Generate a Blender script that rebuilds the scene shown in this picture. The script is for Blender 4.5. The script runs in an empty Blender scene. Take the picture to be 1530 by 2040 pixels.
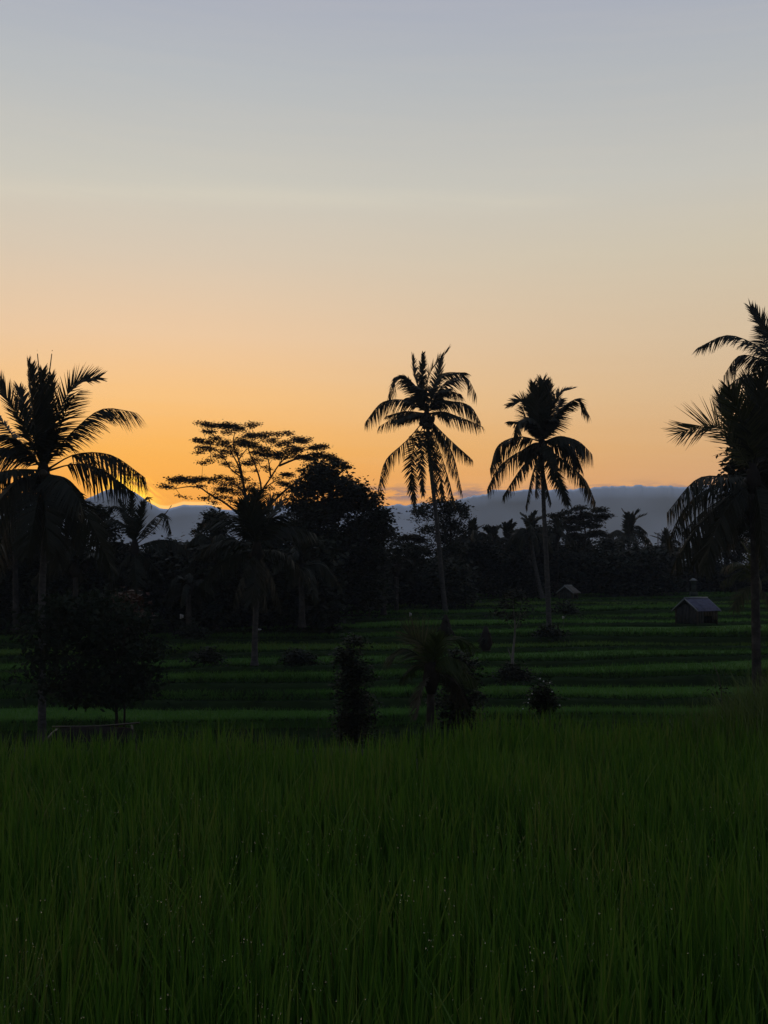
import bpy, math, random
import numpy as np
from mathutils import Vector, noise as mnoise
R = math.radians
random.seed(7); rng = np.random.default_rng(7)
sc = bpy.context.scene
COL = sc.collection

# ------------------------------------------------------------------ camera
H = 2.45; F = 2200.0; PITCH = math.atan(140 / F)
cam_d = bpy.data.cameras.new('camera'); cam = bpy.data.objects.new('camera', cam_d); COL.objects.link(cam)
cam.location = (0, 0, H); cam.rotation_euler = (R(90) + PITCH, 0, 0)
cam_d.sensor_fit = 'VERTICAL'; cam_d.sensor_height = 24; cam_d.lens = 24 * F / 2040
cam_d.clip_start = .05; cam_d.clip_end = 20000
sc.camera = cam
def at(px, py, Y):
    u = (px - 765) / F; v = (1020 - py) / F
    dy = math.cos(PITCH) - v * math.sin(PITCH); dz = math.sin(PITCH) + v * math.cos(PITCH)
    k = Y / dy
    return np.array((u * k, Y, H + dz * k))

# ------------------------------------------------------------------ sky
def lin(c):
    c = c / 255
    return c / 12.92 if c <= .04045 else ((c + .055) / 1.055) ** 2.4
def L3(r, g, b): return (lin(r), lin(g), lin(b), 1)
W = bpy.data.worlds.new("World"); sc.world = W; W.use_nodes = True
nt = W.node_tree; nt.nodes.clear()
def nd(t, **k):
    n = nt.nodes.new(t)
    for a, b in k.items(): setattr(n, a, b)
    return n
def setin(s, v):
    if isinstance(v, (int, float, tuple)): s.default_value = v
    else: nt.links.new(v, s)
def M(op, a, b=0.0, c=None, clamp=False):
    n = nd('ShaderNodeMath', operation=op, use_clamp=clamp)
    setin(n.inputs[0], a); setin(n.inputs[1], b)
    if c is not None: setin(n.inputs[2], c)
    return n.outputs[0]
def mixc(f, a, b, mode='MIX'):
    n = nd('ShaderNodeMix', data_type='RGBA', blend_type=mode)
    setin(n.inputs[0], f); setin(n.inputs[6], a); setin(n.inputs[7], b)
    return n.outputs[2]
def gauss(x, mu, s):
    d = M('DIVIDE', M('SUBTRACT', x, mu), s)
    return M('EXPONENT', M('MULTIPLY', M('MULTIPLY', d, d), -.5))
def sstep(x, a, b):
    n = nd('ShaderNodeMapRange', interpolation_type='SMOOTHSTEP')
    setin(n.inputs[0], x); n.inputs[1].default_value = a; n.inputs[2].default_value = b
    n.inputs[3].default_value = 0; n.inputs[4].default_value = 1
    return n.outputs[0]
tc = nd('ShaderNodeTexCoord'); sp = nd('ShaderNodeSeparateXYZ'); nt.links.new(tc.outputs['Generated'], sp.inputs[0])
el = M('MULTIPLY', M('ARCSINE', sp.outputs[2]), 180 / math.pi)
az = M('MULTIPLY', M('ARCTAN2', sp.outputs[0], sp.outputs[1]), 180 / math.pi)
AZS = math.degrees(math.atan((250 - 765) / F)); ELS = 4.3
def ramp(stops):
    n = nd('ShaderNodeValToRGB'); cr = n.color_ramp; cr.interpolation = 'LINEAR'
    nt.links.new(M('DIVIDE', M('ADD', el, 5), 95, clamp=True), n.inputs[0])
    for i, (e, c) in enumerate(stops):
        p = (e + 5) / 95
        if i == 0: s = cr.elements[0]; s.position = p
        elif i == 1: s = cr.elements[1]; s.position = p
        else: s = cr.elements.new(p)
        s.color = L3(*c)
    return n.outputs[0]
far_sky = ramp([(-5, (70, 66, 60)), (0, (170, 128, 104)), (4.9, (210, 163, 122)), (6.8, (214, 172, 126)), (9.4, (214, 183, 145)), (12.5, (212, 190, 160)),
                (16.5, (206, 196, 175)), (20, (197, 195, 187)), (25, (179, 183, 187)), (29, (168, 173, 187)), (45, (150, 159, 177)), (90, (124, 134, 158))])
sun_sky = ramp([(-5, (80, 66, 52)), (0, (225, 130, 60)), (4.6, (255, 170, 68)), (6.8, (255, 184, 90)), (9.4, (252, 198, 131)), (12.5, (240, 203, 163)),
                (16.5, (219, 202, 180)), (20, (205, 201, 189)), (25, (184, 188, 191)), (29, (170, 175, 189)), (45, (153, 161, 178)), (90, (125, 135, 158))])
wsun = gauss(az, AZS, 15.0)
sky = mixc(wsun, far_sky, sun_sky)
# the half of the sky away from the sunrise is dimmer and bluer
cs = M('COSINE', M('MULTIPLY', M('SUBTRACT', az, AZS), math.pi / 180))
opp = M('MULTIPLY', sstep(M('MULTIPLY', cs, -1), -.75, .5), M('SUBTRACT', 1, sstep(el, 50, 90)))
sky = mixc(opp, sky, mixc(1.0, sky, (.40, .47, .62, 1), 'MULTIPLY'))
# faint high cirrus
cmb = nd('ShaderNodeCombineXYZ'); setin(cmb.inputs[0], M('MULTIPLY', az, .09)); setin(cmb.inputs[1], M('MULTIPLY', M('ADD', el, M('MULTIPLY', az, .035)), 1.5))
nz = nd('ShaderNodeTexNoise'); nz.inputs['Scale'].default_value = 1.0; nz.inputs['Detail'].default_value = 5; nz.inputs['Roughness'].default_value = .55
nt.links.new(cmb.outputs[0], nz.inputs['Vector'])
cir = M('MULTIPLY', sstep(nz.outputs[0], .38, .66), gauss(M('ADD', el, M('ADD', M('MULTIPLY', az, .018), M('MULTIPLY', M('MULTIPLY', az, az), .0022))), 19.45, .34))
sky = mixc(M('MULTIPLY', M('MULTIPLY', M('ADD', .35, M('MULTIPLY', sstep(nz.outputs[0], .3, .6), .65)), M('SUBTRACT', 1, sstep(az, 4, 13))), M('MULTIPLY', gauss(M('ADD', el, M('ADD', M('MULTIPLY', az, .018), M('MULTIPLY', M('MULTIPLY', az, az), .0022))), 19.45, .32), .16)), sky, L3(232, 224, 200))
sky = mixc(M('MULTIPLY', sstep(nz.outputs[0], .35, .8), .05), sky, L3(235, 215, 185))
# streaky cloudlets lying on top of the cloud bank
cm2 = nd('ShaderNodeCombineXYZ'); setin(cm2.inputs[0], M('MULTIPLY', az, .55)); setin(cm2.inputs[1], M('MULTIPLY', el, 3.2))
n2 = nd('ShaderNodeTexNoise'); n2.inputs['Scale'].default_value = 1.0; n2.inputs['Detail'].default_value = 6; n2.inputs['Roughness'].default_value = .6
nt.links.new(cm2.outputs[0], n2.inputs['Vector'])
st = M('MULTIPLY', sstep(n2.outputs[0], .44, .62), M('MULTIPLY', gauss(el, 4.55, .28), sstep(az, -4, 0)))
sky = mixc(M('MULTIPLY', st, 1.0, clamp=True), sky, L3(140, 122, 124))
# the sun's own glow round the place where it stands behind the cloud
dx = M('SUBTRACT', az, AZS + .35); de = M('SUBTRACT', el, 4.3)
rr = M('SQRT', M('ADD', M('MULTIPLY', dx, dx), M('MULTIPLY', M('MULTIPLY', de, de), 1.6)))
n3 = nd('ShaderNodeTexNoise'); n3.inputs['Scale'].default_value = 2.2; n3.inputs['Detail'].default_value = 4
cm3 = nd('ShaderNodeCombineXYZ'); setin(cm3.inputs[0], M('ADD', M('MULTIPLY', az, 1.4), el)); setin(cm3.inputs[1], M('MULTIPLY', M('SUBTRACT', el, M('MULTIPLY', az, -.4)), 2.0))
nt.links.new(cm3.outputs[0], n3.inputs['Vector'])
edge_pts = [(-400,990),(150,1003),(178,990),(210,975),(235,972),(255,973),(275,984),(300,1000),(318,1009),(335,1011),(365,1002),(395,1003),(420,1003),(440,1010),(500,1012),(560,1003),(640,1002)]
er = nd('ShaderNodeValToRGB'); er.color_ramp.interpolation = 'LINEAR'; nt.links.new(M('DIVIDE', M('ADD', az, 30), 30, clamp=True), er.inputs[0])
for i_, (x_, y_) in enumerate(edge_pts):
    c_, s_ = math.cos(PITCH), math.sin(PITCH); u_, v_ = (x_ - 765) / F, (1020 - y_) / F; d_ = Vector((u_, c_ - v_ * s_, s_ + v_ * c_)).normalized()
    p_ = (math.degrees(math.atan2(d_.x, d_.y)) + 30) / 30; h_ = (math.degrees(math.asin(d_.z)) - 3.0) / 3.0
    e_ = er.color_ramp.elements[i_] if i_ < 2 else er.color_ramp.elements.new(p_)
    e_.position = p_; e_.color = (h_, h_, h_, 1)
above = M('SUBTRACT', el, M('ADD', M('MULTIPLY', er.outputs[0], 3.0), 3.0))      # degrees above the cloud's edge
lick = M('ADD', .30, M('MULTIPLY', sstep(n3.outputs[0], .38, .62), .75))
core = M('MULTIPLY', M('SUBTRACT', 1, sstep(M('DIVIDE', above, lick), .5, 1.3)), M('MULTIPLY', gauss(az, AZS + .12, .72), 1.6), clamp=True)
core2 = M('MULTIPLY', M('SUBTRACT', 1, sstep(above, .03, .13)), M('MULTIPLY', sstep(az, -14.5, -13), M('SUBTRACT', 1, sstep(az, -9, -8))), clamp=True)
halo = M('EXPONENT', M('MULTIPLY', rr, -.34))
sky = mixc(M('MULTIPLY', halo, .48), sky, (1.08, .52, .085, 1))
sky = mixc(M('MULTIPLY', core2, .6), sky, (1.3, .78, .26, 1))
sky = mixc(core, sky, (1.7, .90, .08, 1))
bg = nd('ShaderNodeBackground'); bg.inputs[1].default_value = 1.0; nt.links.new(sky, bg.inputs[0])
ow = nd('ShaderNodeOutputWorld'); nt.links.new(bg.outputs[0], ow.inputs[0])
W.cycles.sampling_method = 'MANUAL'; W.cycles.sample_map_resolution = 1024

sun_d = bpy.data.lights.new('sun', 'SUN'); sun = bpy.data.objects.new('sun', sun_d); COL.objects.link(sun)
sun_d.energy = .25; sun_d.angle = R(1.5); sun_d.color = (1, .62, .3)
sd = Vector((math.sin(R(AZS)) * math.cos(R(ELS)), math.cos(R(AZS)) * math.cos(R(ELS)), math.sin(R(ELS))))
sun.rotation_euler = sd.to_track_quat('Z', 'Y').to_euler()
sc.view_settings.view_transform = 'Standard'; sc.view_settings.look = 'None'
sc.view_settings.exposure = 0; sc.view_settings.gamma = 1; sc.view_settings.use_curve_mapping = False

# ------------------------------------------------------------------ materials
def mat(name, cols, rough=.6, transl=0.0, scale=3.0, island=False, bump=0.0, spec=.3, metallic=0.0, stretch=None):
    m = bpy.data.materials.new(name); m.use_nodes = True; t = m.node_tree; t.nodes.clear()
    def n(k): return t.nodes.new(k)
    o = n('ShaderNodeOutputMaterial'); p = n('ShaderNodeBsdfPrincipled')
    p.inputs['Roughness'].default_value = rough; p.inputs['Specular IOR Level'].default_value = spec; p.inputs['Metallic'].default_value = metallic
    cr = n('ShaderNodeValToRGB'); e = cr.color_ramp.elements
    for i, c in enumerate(cols):
        q = i / max(1, len(cols) - 1)
        if i < 2: s = e[i]; s.position = q
        else: s = e.new(q)
        s.color = (*c, 1)
    if len(cols) == 1: e[1].color = (*cols[0], 1)
    tcn = n('ShaderNodeTexCoord'); mp = n('ShaderNodeMapping'); t.links.new(tcn.outputs['Object'], mp.inputs[0])
    if stretch: mp.inputs['Scale'].default_value = stretch
    tx = n('ShaderNodeTexNoise'); tx.inputs['Scale'].default_value = scale; tx.inputs['Detail'].default_value = 5
    t.links.new(mp.outputs[0], tx.inputs['Vector'])
    src = tx.outputs[0]
    mr = n('ShaderNodeMapRange'); mr.inputs[1].default_value = .3; mr.inputs[2].default_value = .7; t.links.new(src, mr.inputs[0]); src = mr.outputs[0]
    if island:
        g = n('ShaderNodeNewGeometry'); mx = n('ShaderNodeMix'); mx.inputs[0].default_value = .62
        t.links.new(src, mx.inputs[2]); t.links.new(g.outputs['Random Per Island'], mx.inputs[3]); src = mx.outputs[0]
    t.links.new(src, cr.inputs[0]); t.links.new(cr.outputs[0], p.inputs['Base Color'])
    if bump:
        b = n('ShaderNodeBump'); b.inputs['Strength'].default_value = bump; b.inputs['Distance'].default_value = .05
        t.links.new(tx.outputs[0], b.inputs['Height']); t.links.new(b.outputs[0], p.inputs['Normal'])
    if transl:
        tr = n('ShaderNodeBsdfTranslucent'); t.links.new(cr.outputs[0], tr.inputs[0]); ms = n('ShaderNodeMixShader'); ms.inputs[0].default_value = transl
        t.links.new(p.outputs[0], ms.inputs[1]); t.links.new(tr.outputs[0], ms.inputs[2]); t.links.new(ms.outputs[0], o.inputs[0])
    else: t.links.new(p.outputs[0], o.inputs[0])
    return m
m_rice = mat('rice_leaf', [(.018, .056, .008), (.042, .114, .011), (.070, .145, .016), (.125, .140, .034)], .55, .45, 1.1, True, spec=.15)
m_rice_fars = [mat('terrace_rice', [tuple(a * k for a in c) for c in ((.036, .104, .016), (.056, .140, .021), (.080, .160, .030))], .8, .4, .12, True, spec=.1) for k in (1.28, 1.05, .85)]
m_rice_fars.append(mat('terrace_rice_ripe', [(.055, .115, .019), (.082, .150, .024), (.110, .165, .034)], .8, .4, .12, True, spec=.1))
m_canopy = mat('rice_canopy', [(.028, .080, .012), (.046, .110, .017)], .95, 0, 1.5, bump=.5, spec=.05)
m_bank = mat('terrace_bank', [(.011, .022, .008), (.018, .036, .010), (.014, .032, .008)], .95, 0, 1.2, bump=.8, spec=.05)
m_bankgrass = mat('bank_grass', [(.016, .038, .009), (.028, .064, .013)], .8, .2, .6, True, spec=.1)
m_soil = mat('mud', [(.010, .009, .006), (.022, .018, .012)], .8, 0, 2, bump=.6)
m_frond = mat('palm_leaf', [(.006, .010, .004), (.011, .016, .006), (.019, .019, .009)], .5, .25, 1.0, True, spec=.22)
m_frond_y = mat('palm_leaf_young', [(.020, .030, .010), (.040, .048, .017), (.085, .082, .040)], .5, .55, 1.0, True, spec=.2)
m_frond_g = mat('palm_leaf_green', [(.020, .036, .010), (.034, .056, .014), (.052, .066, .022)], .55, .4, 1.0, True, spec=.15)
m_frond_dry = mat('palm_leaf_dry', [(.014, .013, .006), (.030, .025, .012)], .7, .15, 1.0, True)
m_rachis = mat('palm_rachis', [(.04, .045, .02), (.08, .075, .035)], .5, 0, 4)
m_trunk = mat('palm_bark', [(.020, .020, .019), (.036, .037, .036), (.062, .062, .060)], .9, 0, 5, bump=.7, stretch=(1, 1, 2.2))
m_trunk_d = mat('palm_bark_dark', [(.008, .008, .006), (.020, .018, .015), (.05, .048, .044)], .9, 0, 4, bump=.7)
m_nut = mat('coconut_husk', [(.015, .014, .006), (.025, .02, .009)], .6, 0, 6)
m_bark = mat('tree_bark', [(.010, .009, .007), (.022, .019, .015)], .9, 0, 6, bump=.6, spec=.1)
m_bark_pale = mat('pale_bark', [(.07, .07, .06), (.15, .15, .135)], .9, 0, 4, bump=.6)
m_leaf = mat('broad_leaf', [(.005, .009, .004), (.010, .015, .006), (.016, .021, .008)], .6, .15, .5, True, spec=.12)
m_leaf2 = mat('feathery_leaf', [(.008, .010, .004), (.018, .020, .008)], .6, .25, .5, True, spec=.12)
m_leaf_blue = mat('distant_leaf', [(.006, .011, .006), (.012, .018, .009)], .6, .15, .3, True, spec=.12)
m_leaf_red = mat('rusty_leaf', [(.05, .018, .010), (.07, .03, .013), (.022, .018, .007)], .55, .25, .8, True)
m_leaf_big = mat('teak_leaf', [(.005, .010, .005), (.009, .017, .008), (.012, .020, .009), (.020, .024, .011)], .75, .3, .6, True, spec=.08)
m_white = mat('white_plastic', [(.45, .46, .47), (.65, .66, .66)], .5, .2, 9)
m_bamboo = mat('bamboo', [(.025, .023, .015), (.055, .048, .03)], .6, 0, 8)
m_tin = mat('roof_tin', [(.045, .050, .080), (.080, .086, .14), (.06, .055, .088)], .6, 0, 2.2, bump=.2, spec=.2, metallic=.1, stretch=(1, 3, 1))
m_tin_edge = mat('roof_edge', [(.10, .12, .125), (.17, .19, .2)], .6, 0, 6)
m_tin_pale = mat('roof_tin_pale', [(.045, .043, .037), (.085, .08, .07)], .6, 0, 4)
m_wall = mat('hut_board', [(.014, .016, .017), (.032, .036, .038)], .85, 0, 5, bump=.4)
m_wall_b = mat('hut_board_brown', [(.026, .022, .015), (.045, .038, .026)], .85, 0, 5, bump=.4)
m_net = mat('shade_net', [(.003, .003, .0035), (.007, .007, .008)], .95, .1, 8, bump=.3, spec=.03)
m_steel = mat('tower_steel', [(.10, .11, .13), (.16, .17, .2)], .6, 0, 1)
m_shrine = mat('shrine_stone', [(.012, .02, .016), (.022, .034, .028)], .8, 0, 5)
m_flower = mat('white_petal', [(.6, .6, .6)], .5, .2, 5)
m_cloud = mat('cloud', [(.68, .78, .90), (.75, .85, .94)], 1.0, 0, .0035, spec=0)
m_dew = bpy.data.materials.new('dew'); m_dew.use_nodes = True
_p = m_dew.node_tree.nodes['Principled BSDF']; _p.inputs['Base Color'].default_value = (1, 1, 1, 1); _p.inputs['Roughness'].default_value = .02
_p.inputs['IOR'].default_value = 1.33; _p.inputs['Transmission Weight'].default_value = 1

# ------------------------------------------------------------------ helpers
def link(name, me, m, parent=None):
    o = bpy.data.objects.new(name, me); COL.objects.link(o)
    if m: 
        if not me.materials: me.materials.append(m)
    if parent: o.parent = parent
    return o
def quads(name, V, Q, m, parent=None, smooth=False, loc=None):
    V = np.asarray(V, np.float32).reshape(-1, 3); Q = np.asarray(Q, np.int32).reshape(-1, 4)
    if loc is not None: V = V - np.asarray(loc, np.float32)
    me = bpy.data.meshes.new(name); me.vertices.add(len(V)); me.vertices.foreach_set('co', V.ravel())
    me.loops.add(Q.size); me.loops.foreach_set('vertex_index', Q.ravel())
    me.polygons.add(len(Q)); me.polygons.foreach_set('loop_start', np.arange(0, Q.size, 4, dtype=np.int32))
    me.polygons.foreach_set('loop_total', np.full(len(Q), 4, np.int32))
    if smooth: me.polygons.foreach_set('use_smooth', np.ones(len(Q), bool))
    me.update(calc_edges=True); me.materials.append(m)
    o = link(name, me, None, parent)
    if loc is not None and parent is None: o.location = loc
    return o
def tag(o, label=None, cat=None, group=None, kind=None):
    if label: o['label'] = label
    if cat: o['category'] = cat
    if group: o['group'] = group
    if kind: o['kind'] = kind
    return o
def thing(name, loc, label, cat, group=None):
    o = bpy.data.objects.new(name, None); COL.objects.link(o); o.location = tuple(float(a) for a in loc); o.empty_display_size = .3
    return tag(o, label, cat, group)
def nrm(v): return v / np.maximum(np.linalg.norm(v, axis=-1, keepdims=True), 1e-9)
def interp(pts, t):                     # smooth curve through 3D points
    pts = np.asarray(pts, float); d = np.r_[0, np.cumsum(np.linalg.norm(np.diff(pts, axis=0), axis=1))]; d /= d[-1]
    out = np.zeros((len(t), 3)); n = len(pts)
    # Catmull-Rom with non uniform knots
    m = np.gradient(pts, d, axis=0) if n > 2 else np.repeat((pts[1:] - pts[:1]), 2, 0)
    k = np.clip(np.searchsorted(d, t, side='right') - 1, 0, n - 2); h = (d[k + 1] - d[k])[:, None]; s = ((t - d[k])[:, None]) / h
    return ((2*s**3-3*s**2+1)*pts[k] + (s**3-2*s**2+s)*h*m[k] + (-2*s**3+3*s**2)*pts[k+1] + (s**3-s**2)*h*m[k+1])
def tube(pts, rad, n=8, seg=None):
    pts = np.asarray(pts, float); 
    if seg: 
        t = np.linspace(0, 1, seg); rad = np.interp(t, np.linspace(0, 1, len(rad)), rad); pts = interp(pts, t)
    rad = np.asarray(rad); T = nrm(np.gradient(pts, axis=0))
    ref = np.array((0, 1, 0)) if abs(T[:, 1]).mean() < .8 else np.array((1, 0, 0))
    A = nrm(np.cross(T, ref)); B = np.cross(T, A); a = np.arange(n) * 2 * math.pi / n
    V = pts[:, None] + rad[:, None, None] * (np.cos(a)[None, :, None] * A[:, None] + np.sin(a)[None, :, None] * B[:, None])
    K = len(pts); Q = []
    for i in range(K - 1):
        for j in range(n):
            Q.append((i*n+j, i*n+(j+1) % n, (i+1)*n+(j+1) % n, (i+1)*n+j))
    V = V.reshape(-1, 3); base = len(V)          # close the ends with one point each
    V = np.vstack((V, pts[:1], pts[-1:]))
    for j in range(0, n, 2):
        Q.append((base, (j+2) % n, (j+1) % n, j)); Q.append((base+1, (K-1)*n+j, (K-1)*n+(j+1) % n, (K-1)*n+(j+2) % n))
    return V, np.array(Q)
def merge(parts):
    V, Q, o = [], [], 0
    for v, q in parts: V.append(v); Q.append(np.asarray(q) + o); o += len(v)
    return np.vstack(V), np.vstack(Q)
def strips(P, Wv):                       # P (N,K,3) centre lines, Wv (N,K,3) half widths
    N, K, _ = P.shape; V = np.stack((P - Wv, P + Wv), 2).reshape(-1, 3)
    b = (np.arange(N) * K * 2)[:, None] + (np.arange(K - 1) * 2)[None]
    return V, np.stack((b, b + 1, b + 3, b + 2), -1).reshape(-1, 4)
def box(c, s, rz=0.0):
    x, y, z = [a / 2 for a in s]; V = np.array([(i*x, j*y, k*z) for i in (-1, 1) for j in (-1, 1) for k in (-1, 1)])
    c_, s_ = math.cos(rz), math.sin(rz); V = np.stack((V[:, 0]*c_-V[:, 1]*s_, V[:, 0]*s_+V[:, 1]*c_, V[:, 2]), 1) + np.asarray(c)
    return V, np.array([(0, 1, 3, 2), (4, 6, 7, 5), (0, 4, 5, 1), (2, 3, 7, 6), (0, 2, 6, 4), (1, 5, 7, 3)])
def blob(c, r, n=8, k=6):
    V, Q = [], []
    for i in range(k + 1):
        ph = math.pi * (i + .0) / k
        for j in range(n): V.append((math.sin(ph)*math.cos(j*2*math.pi/n)*r[0]+c[0], math.sin(ph)*math.sin(j*2*math.pi/n)*r[1]+c[1], math.cos(ph)*r[2]+c[2]))
    for i in range(k):
        for j in range(n): Q.append((i*n+j, (i+1)*n+j, (i+1)*n+(j+1) % n, i*n+(j+1) % n))
    return np.array(V), np.array(Q)

# ------------------------------------------------------------------ terraces
rows = [1410, 1371, 1328, 1305, 1283, 1254, 1240, 1226, 1213, 1202, 1193, 1186]
dist0 = [0, 44, 47.5, 52, 55.5, 59, 64, 69, 74, 79.5, 85.5, 92, 99, 400]
dist = [44, 46.2, 49.4, 52.4, 55.6, 59.5, 63.5, 67.5, 72, 76.5, 81, 86]
def RY(Y): return float(np.interp(Y, dist0, [0] + dist + [348]))     # surveyed distance -> distance along the terraces
zt = [H - (r - 1160) / F * d - .15 for r, d in zip(rows, dist)]       # z of the standing rice of each terrace
def lift(i, x):            # the terraces climb a little to the right and are not perfectly level
    x = np.asarray(x, float); return .009 * x + (.05 + .006 * i) * np.sin(x * .11 + i * 2.3) + .04 * np.sin(x * .31 + i * 1.1)
def front(i, x):
    x = np.asarray(x, float); d = dist[i]; a = .9 + .12 * i
    y = d + .012 * i * np.clip(x, -25, 40) + a * .75 * np.sin(x * .085 + i * 1.9) + a * .4 * np.sin(x * .19 + i * 2.7 + 1) + .15 * np.sin(x * .9 + i) + .02 * (i - 3) * x
    if i in (5, 6, 7): y = y - 2.2 / (1 + np.exp(-(x - (9 + i)) * 1.2)) + 1.0
    if i in (2, 3): y = y + 1.6 / (1 + np.exp(-(x + 6 - 3 * i) * 1.4)) - .8
    if i == 1: y = y + 1.2 / (1 + np.exp((x + 11) * 1.3))
    return y
ZLAST = zt[-1] - .5
def ground_z(x, y):
    if y < 15: return -.9
    for i in range(len(dist) - 1, -1, -1):
        if y >= float(front(i, x)) : return zt[i] - .35
    return float(np.interp(y, [15, 25, 35, 42, 44], [-.9, -2.2, -3.1, -3.7, -3.9]))
xs = np.arange(-70, 110, .4)
for i in range(len(dist)):
    yf = front(i, xs); yb = (front(i + 1, xs) + .8) if i + 1 < len(dist) else yf + 30
    yb = np.maximum(yb, yf + .3)
    z0 = zt[i]; zb = (zt[i-1] if i else -4.2) - .5; zm = zb + .5 + (z0 - zb - .5) * .45
    nx = len(xs)
    wob = np.array([mnoise.noise(Vector((x * .35, i * 7.3, 0))) for x in xs]) * .12
    wob2 = np.array([mnoise.noise(Vector((x * 1.3, i * 3.3, 5))) for x in xs]) * .10
    z0 = z0 + lift(i, xs); zm = zm + .5 * lift(i, xs) + .5 * lift(max(i - 1, 0), xs)
    prof = [(yf - .75 + wob * 2, zb + 0 * wob), (yf - .62 + wob2, zm - .12 + wob2), (yf - .55 + wob, zm + wob), (yf - .22 + wob, zm + wob + .02),
            (yf - .10 + wob2, z0 - .50 + wob * .5), (yf + wob2 * .5, z0 - .10 + wob * .4), (yf + .25, z0 - .06 + wob2 * .5), (yf * .6 + yb * .4, z0 - .08 + wob2 * .6), (yb, z0 - .09 + 0 * wob)]
    V = np.stack([np.stack((xs, p[0], p[1]), -1) for p in prof])      # K,nx,3
    K = len(prof); a = (np.arange(K - 1) * nx)[:, None] + np.arange(nx - 1)[None]
    Q = np.stack((a, a + 1, a + nx + 1, a + nx), -1)
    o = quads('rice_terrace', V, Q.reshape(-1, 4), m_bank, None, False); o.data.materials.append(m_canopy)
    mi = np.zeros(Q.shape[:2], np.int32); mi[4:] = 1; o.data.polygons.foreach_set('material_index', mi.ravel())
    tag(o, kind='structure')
    # rice standing on it and grass on its bank
    dn = 60 if i < 3 else 42
    N = int(62 * 2.6 * dn); x = rng.uniform(-28, 36, N) * (dist[i] / 75 + .2); u = rng.random(N) ** 1.5
    y0 = front(i, x); y1 = np.maximum((front(i + 1, x) if i + 1 < len(dist) else y0 + 5), y0 + .4)
    y = y0 + .02 + u * np.minimum(y1 - y0, 4.5)
    B = np.stack((x, y, zt[i] + lift(i, x) - .12), -1)
    hgt = rng.uniform(.12, .24, N) * (1 + .15 * np.sin(x * .7)); lean = rng.normal(0, .10, (N, 2)); t = np.array((0, .55, 1))
    P = B[:, None] + np.stack((lean[:, :1] * t ** 1.6, lean[:, 1:] * t ** 1.6, hgt[:, None] * t), -1)
    w = .022 * (dist[i] / 60)
    an = rng.uniform(0, math.pi, N); wd = np.stack((np.cos(an), np.sin(an) * .6, 0 * an), -1)[:, None] * np.array((w, w * .8, w * .12))[None, :, None]
    V, Q = strips(P, wd); o = quads('terrace_rice', V, Q, m_rice_fars[(0, 0, 1, 2, 3, 1, 0, 2, 1, 3, 2, 1)[i]]); tag(o, 'green rice standing in a strip along one terrace', 'rice', kind='stuff', group='strips of rice on the terraces')
    N = int(9000); x = rng.uniform(-28, 36, N) * (dist[i] / 75 + .2); dp = rng.random(N) ** 1.5 * .42
    B = np.stack((x, front(i, x) - .10 + rng.uniform(-.06, .08, N), zt[i] + lift(i, x) - .22 - dp), -1); hgt = rng.uniform(.18, .36, N); lean = rng.normal(0, .09, (N, 2)); lean[:, 1] -= .05
    P = B[:, None] + np.stack((lean[:, :1] * t ** 1.6, lean[:, 1:] * t ** 1.6, hgt[:, None] * t), -1)
    an = rng.uniform(0, math.pi, N); wd = np.stack((np.cos(an), np.sin(an) * .5, 0 * an), -1)[:, None] * np.array((w, w * .9, w * .15))[None, :, None]
    V, Q = strips(P, wd); o = quads('terrace_rice', V, Q, m_rice_fars[(0, 0, 1, 2, 3, 1, 0, 2, 1, 3, 2, 1)[i]]); tag(o, 'front rows of green rice hanging over one terrace lip', 'rice', kind='stuff', group='front rows of rice on the terraces')
    N = int(4200); x = rng.uniform(-28, 36, N) * (dist[i] / 75 + .2); lvl = rng.random(N); y = front(i, x) - .7 + lvl * .6
    zz = np.where(lvl < .35, zb + .5 - .3 + lvl * .8, np.where(lvl < .75, zb + .5 + (zt[i] - zb - .5) * .45 + .5 * lift(i, x) + .5 * lift(max(i - 1, 0), x), zt[i] + lift(i, x) - .2))
    B = np.stack((x, y, zz), -1); hgt = rng.uniform(.06, .17, N); lean = rng.normal(0, .12, (N, 2)); lean[:, 1] -= .08
    P = B[:, None] + np.stack((lean[:, :1] * t ** 1.6, lean[:, 1:] * t ** 1.6, hgt[:, None] * t), -1)
    an = rng.uniform(0, math.pi, N); wd = np.stack((np.cos(an), np.sin(an) * .5, 0 * an), -1)[:, None] * np.array((w, w, w * .2))[None, :, None] * 1.3
    V, Q = strips(P, wd); o = quads('bank_grass', V, Q, m_bankgrass); tag(o, 'short dark grass growing on the bank below a terrace', 'grass', kind='stuff', group='grass on the terrace banks')

# weeds in ragged clumps along the lips
wx, wy, wz = [], [], []
for i in range(len(dist)):
    for _ in range(17):
        cx = random.uniform(-24, 34) * dist[i] / 75; nn = random.randint(8, 26); x = rng.normal(cx, random.uniform(.15, .7), nn); wx.append(x); wy.append(front(i, x) - rng.uniform(-.1, .5, nn)); wz.append(zt[i] + lift(i, x) - .35)
B = np.stack((np.concatenate(wx), np.concatenate(wy), np.concatenate(wz)), -1); N = len(B); hgt = rng.uniform(.15, .45, N); lean = rng.normal(0, .2, (N, 2)); t = np.array((0, .35, .7, 1))
P = B[:, None] + np.stack((lean[:, :1] * t ** 1.8, lean[:, 1:] * t ** 1.8, hgt[:, None] * t), -1); an = rng.uniform(0, math.pi, N)
wd = np.stack((np.cos(an), np.sin(an), 0 * an), -1)[:, None] * np.array((.02, .03, .02, .003))[None, :, None]
V, Q = strips(P, wd); tag(quads('weeds', V, Q, m_bankgrass), 'ragged dark weeds growing in clumps along the terrace lips', 'weeds', kind='stuff')
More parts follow.
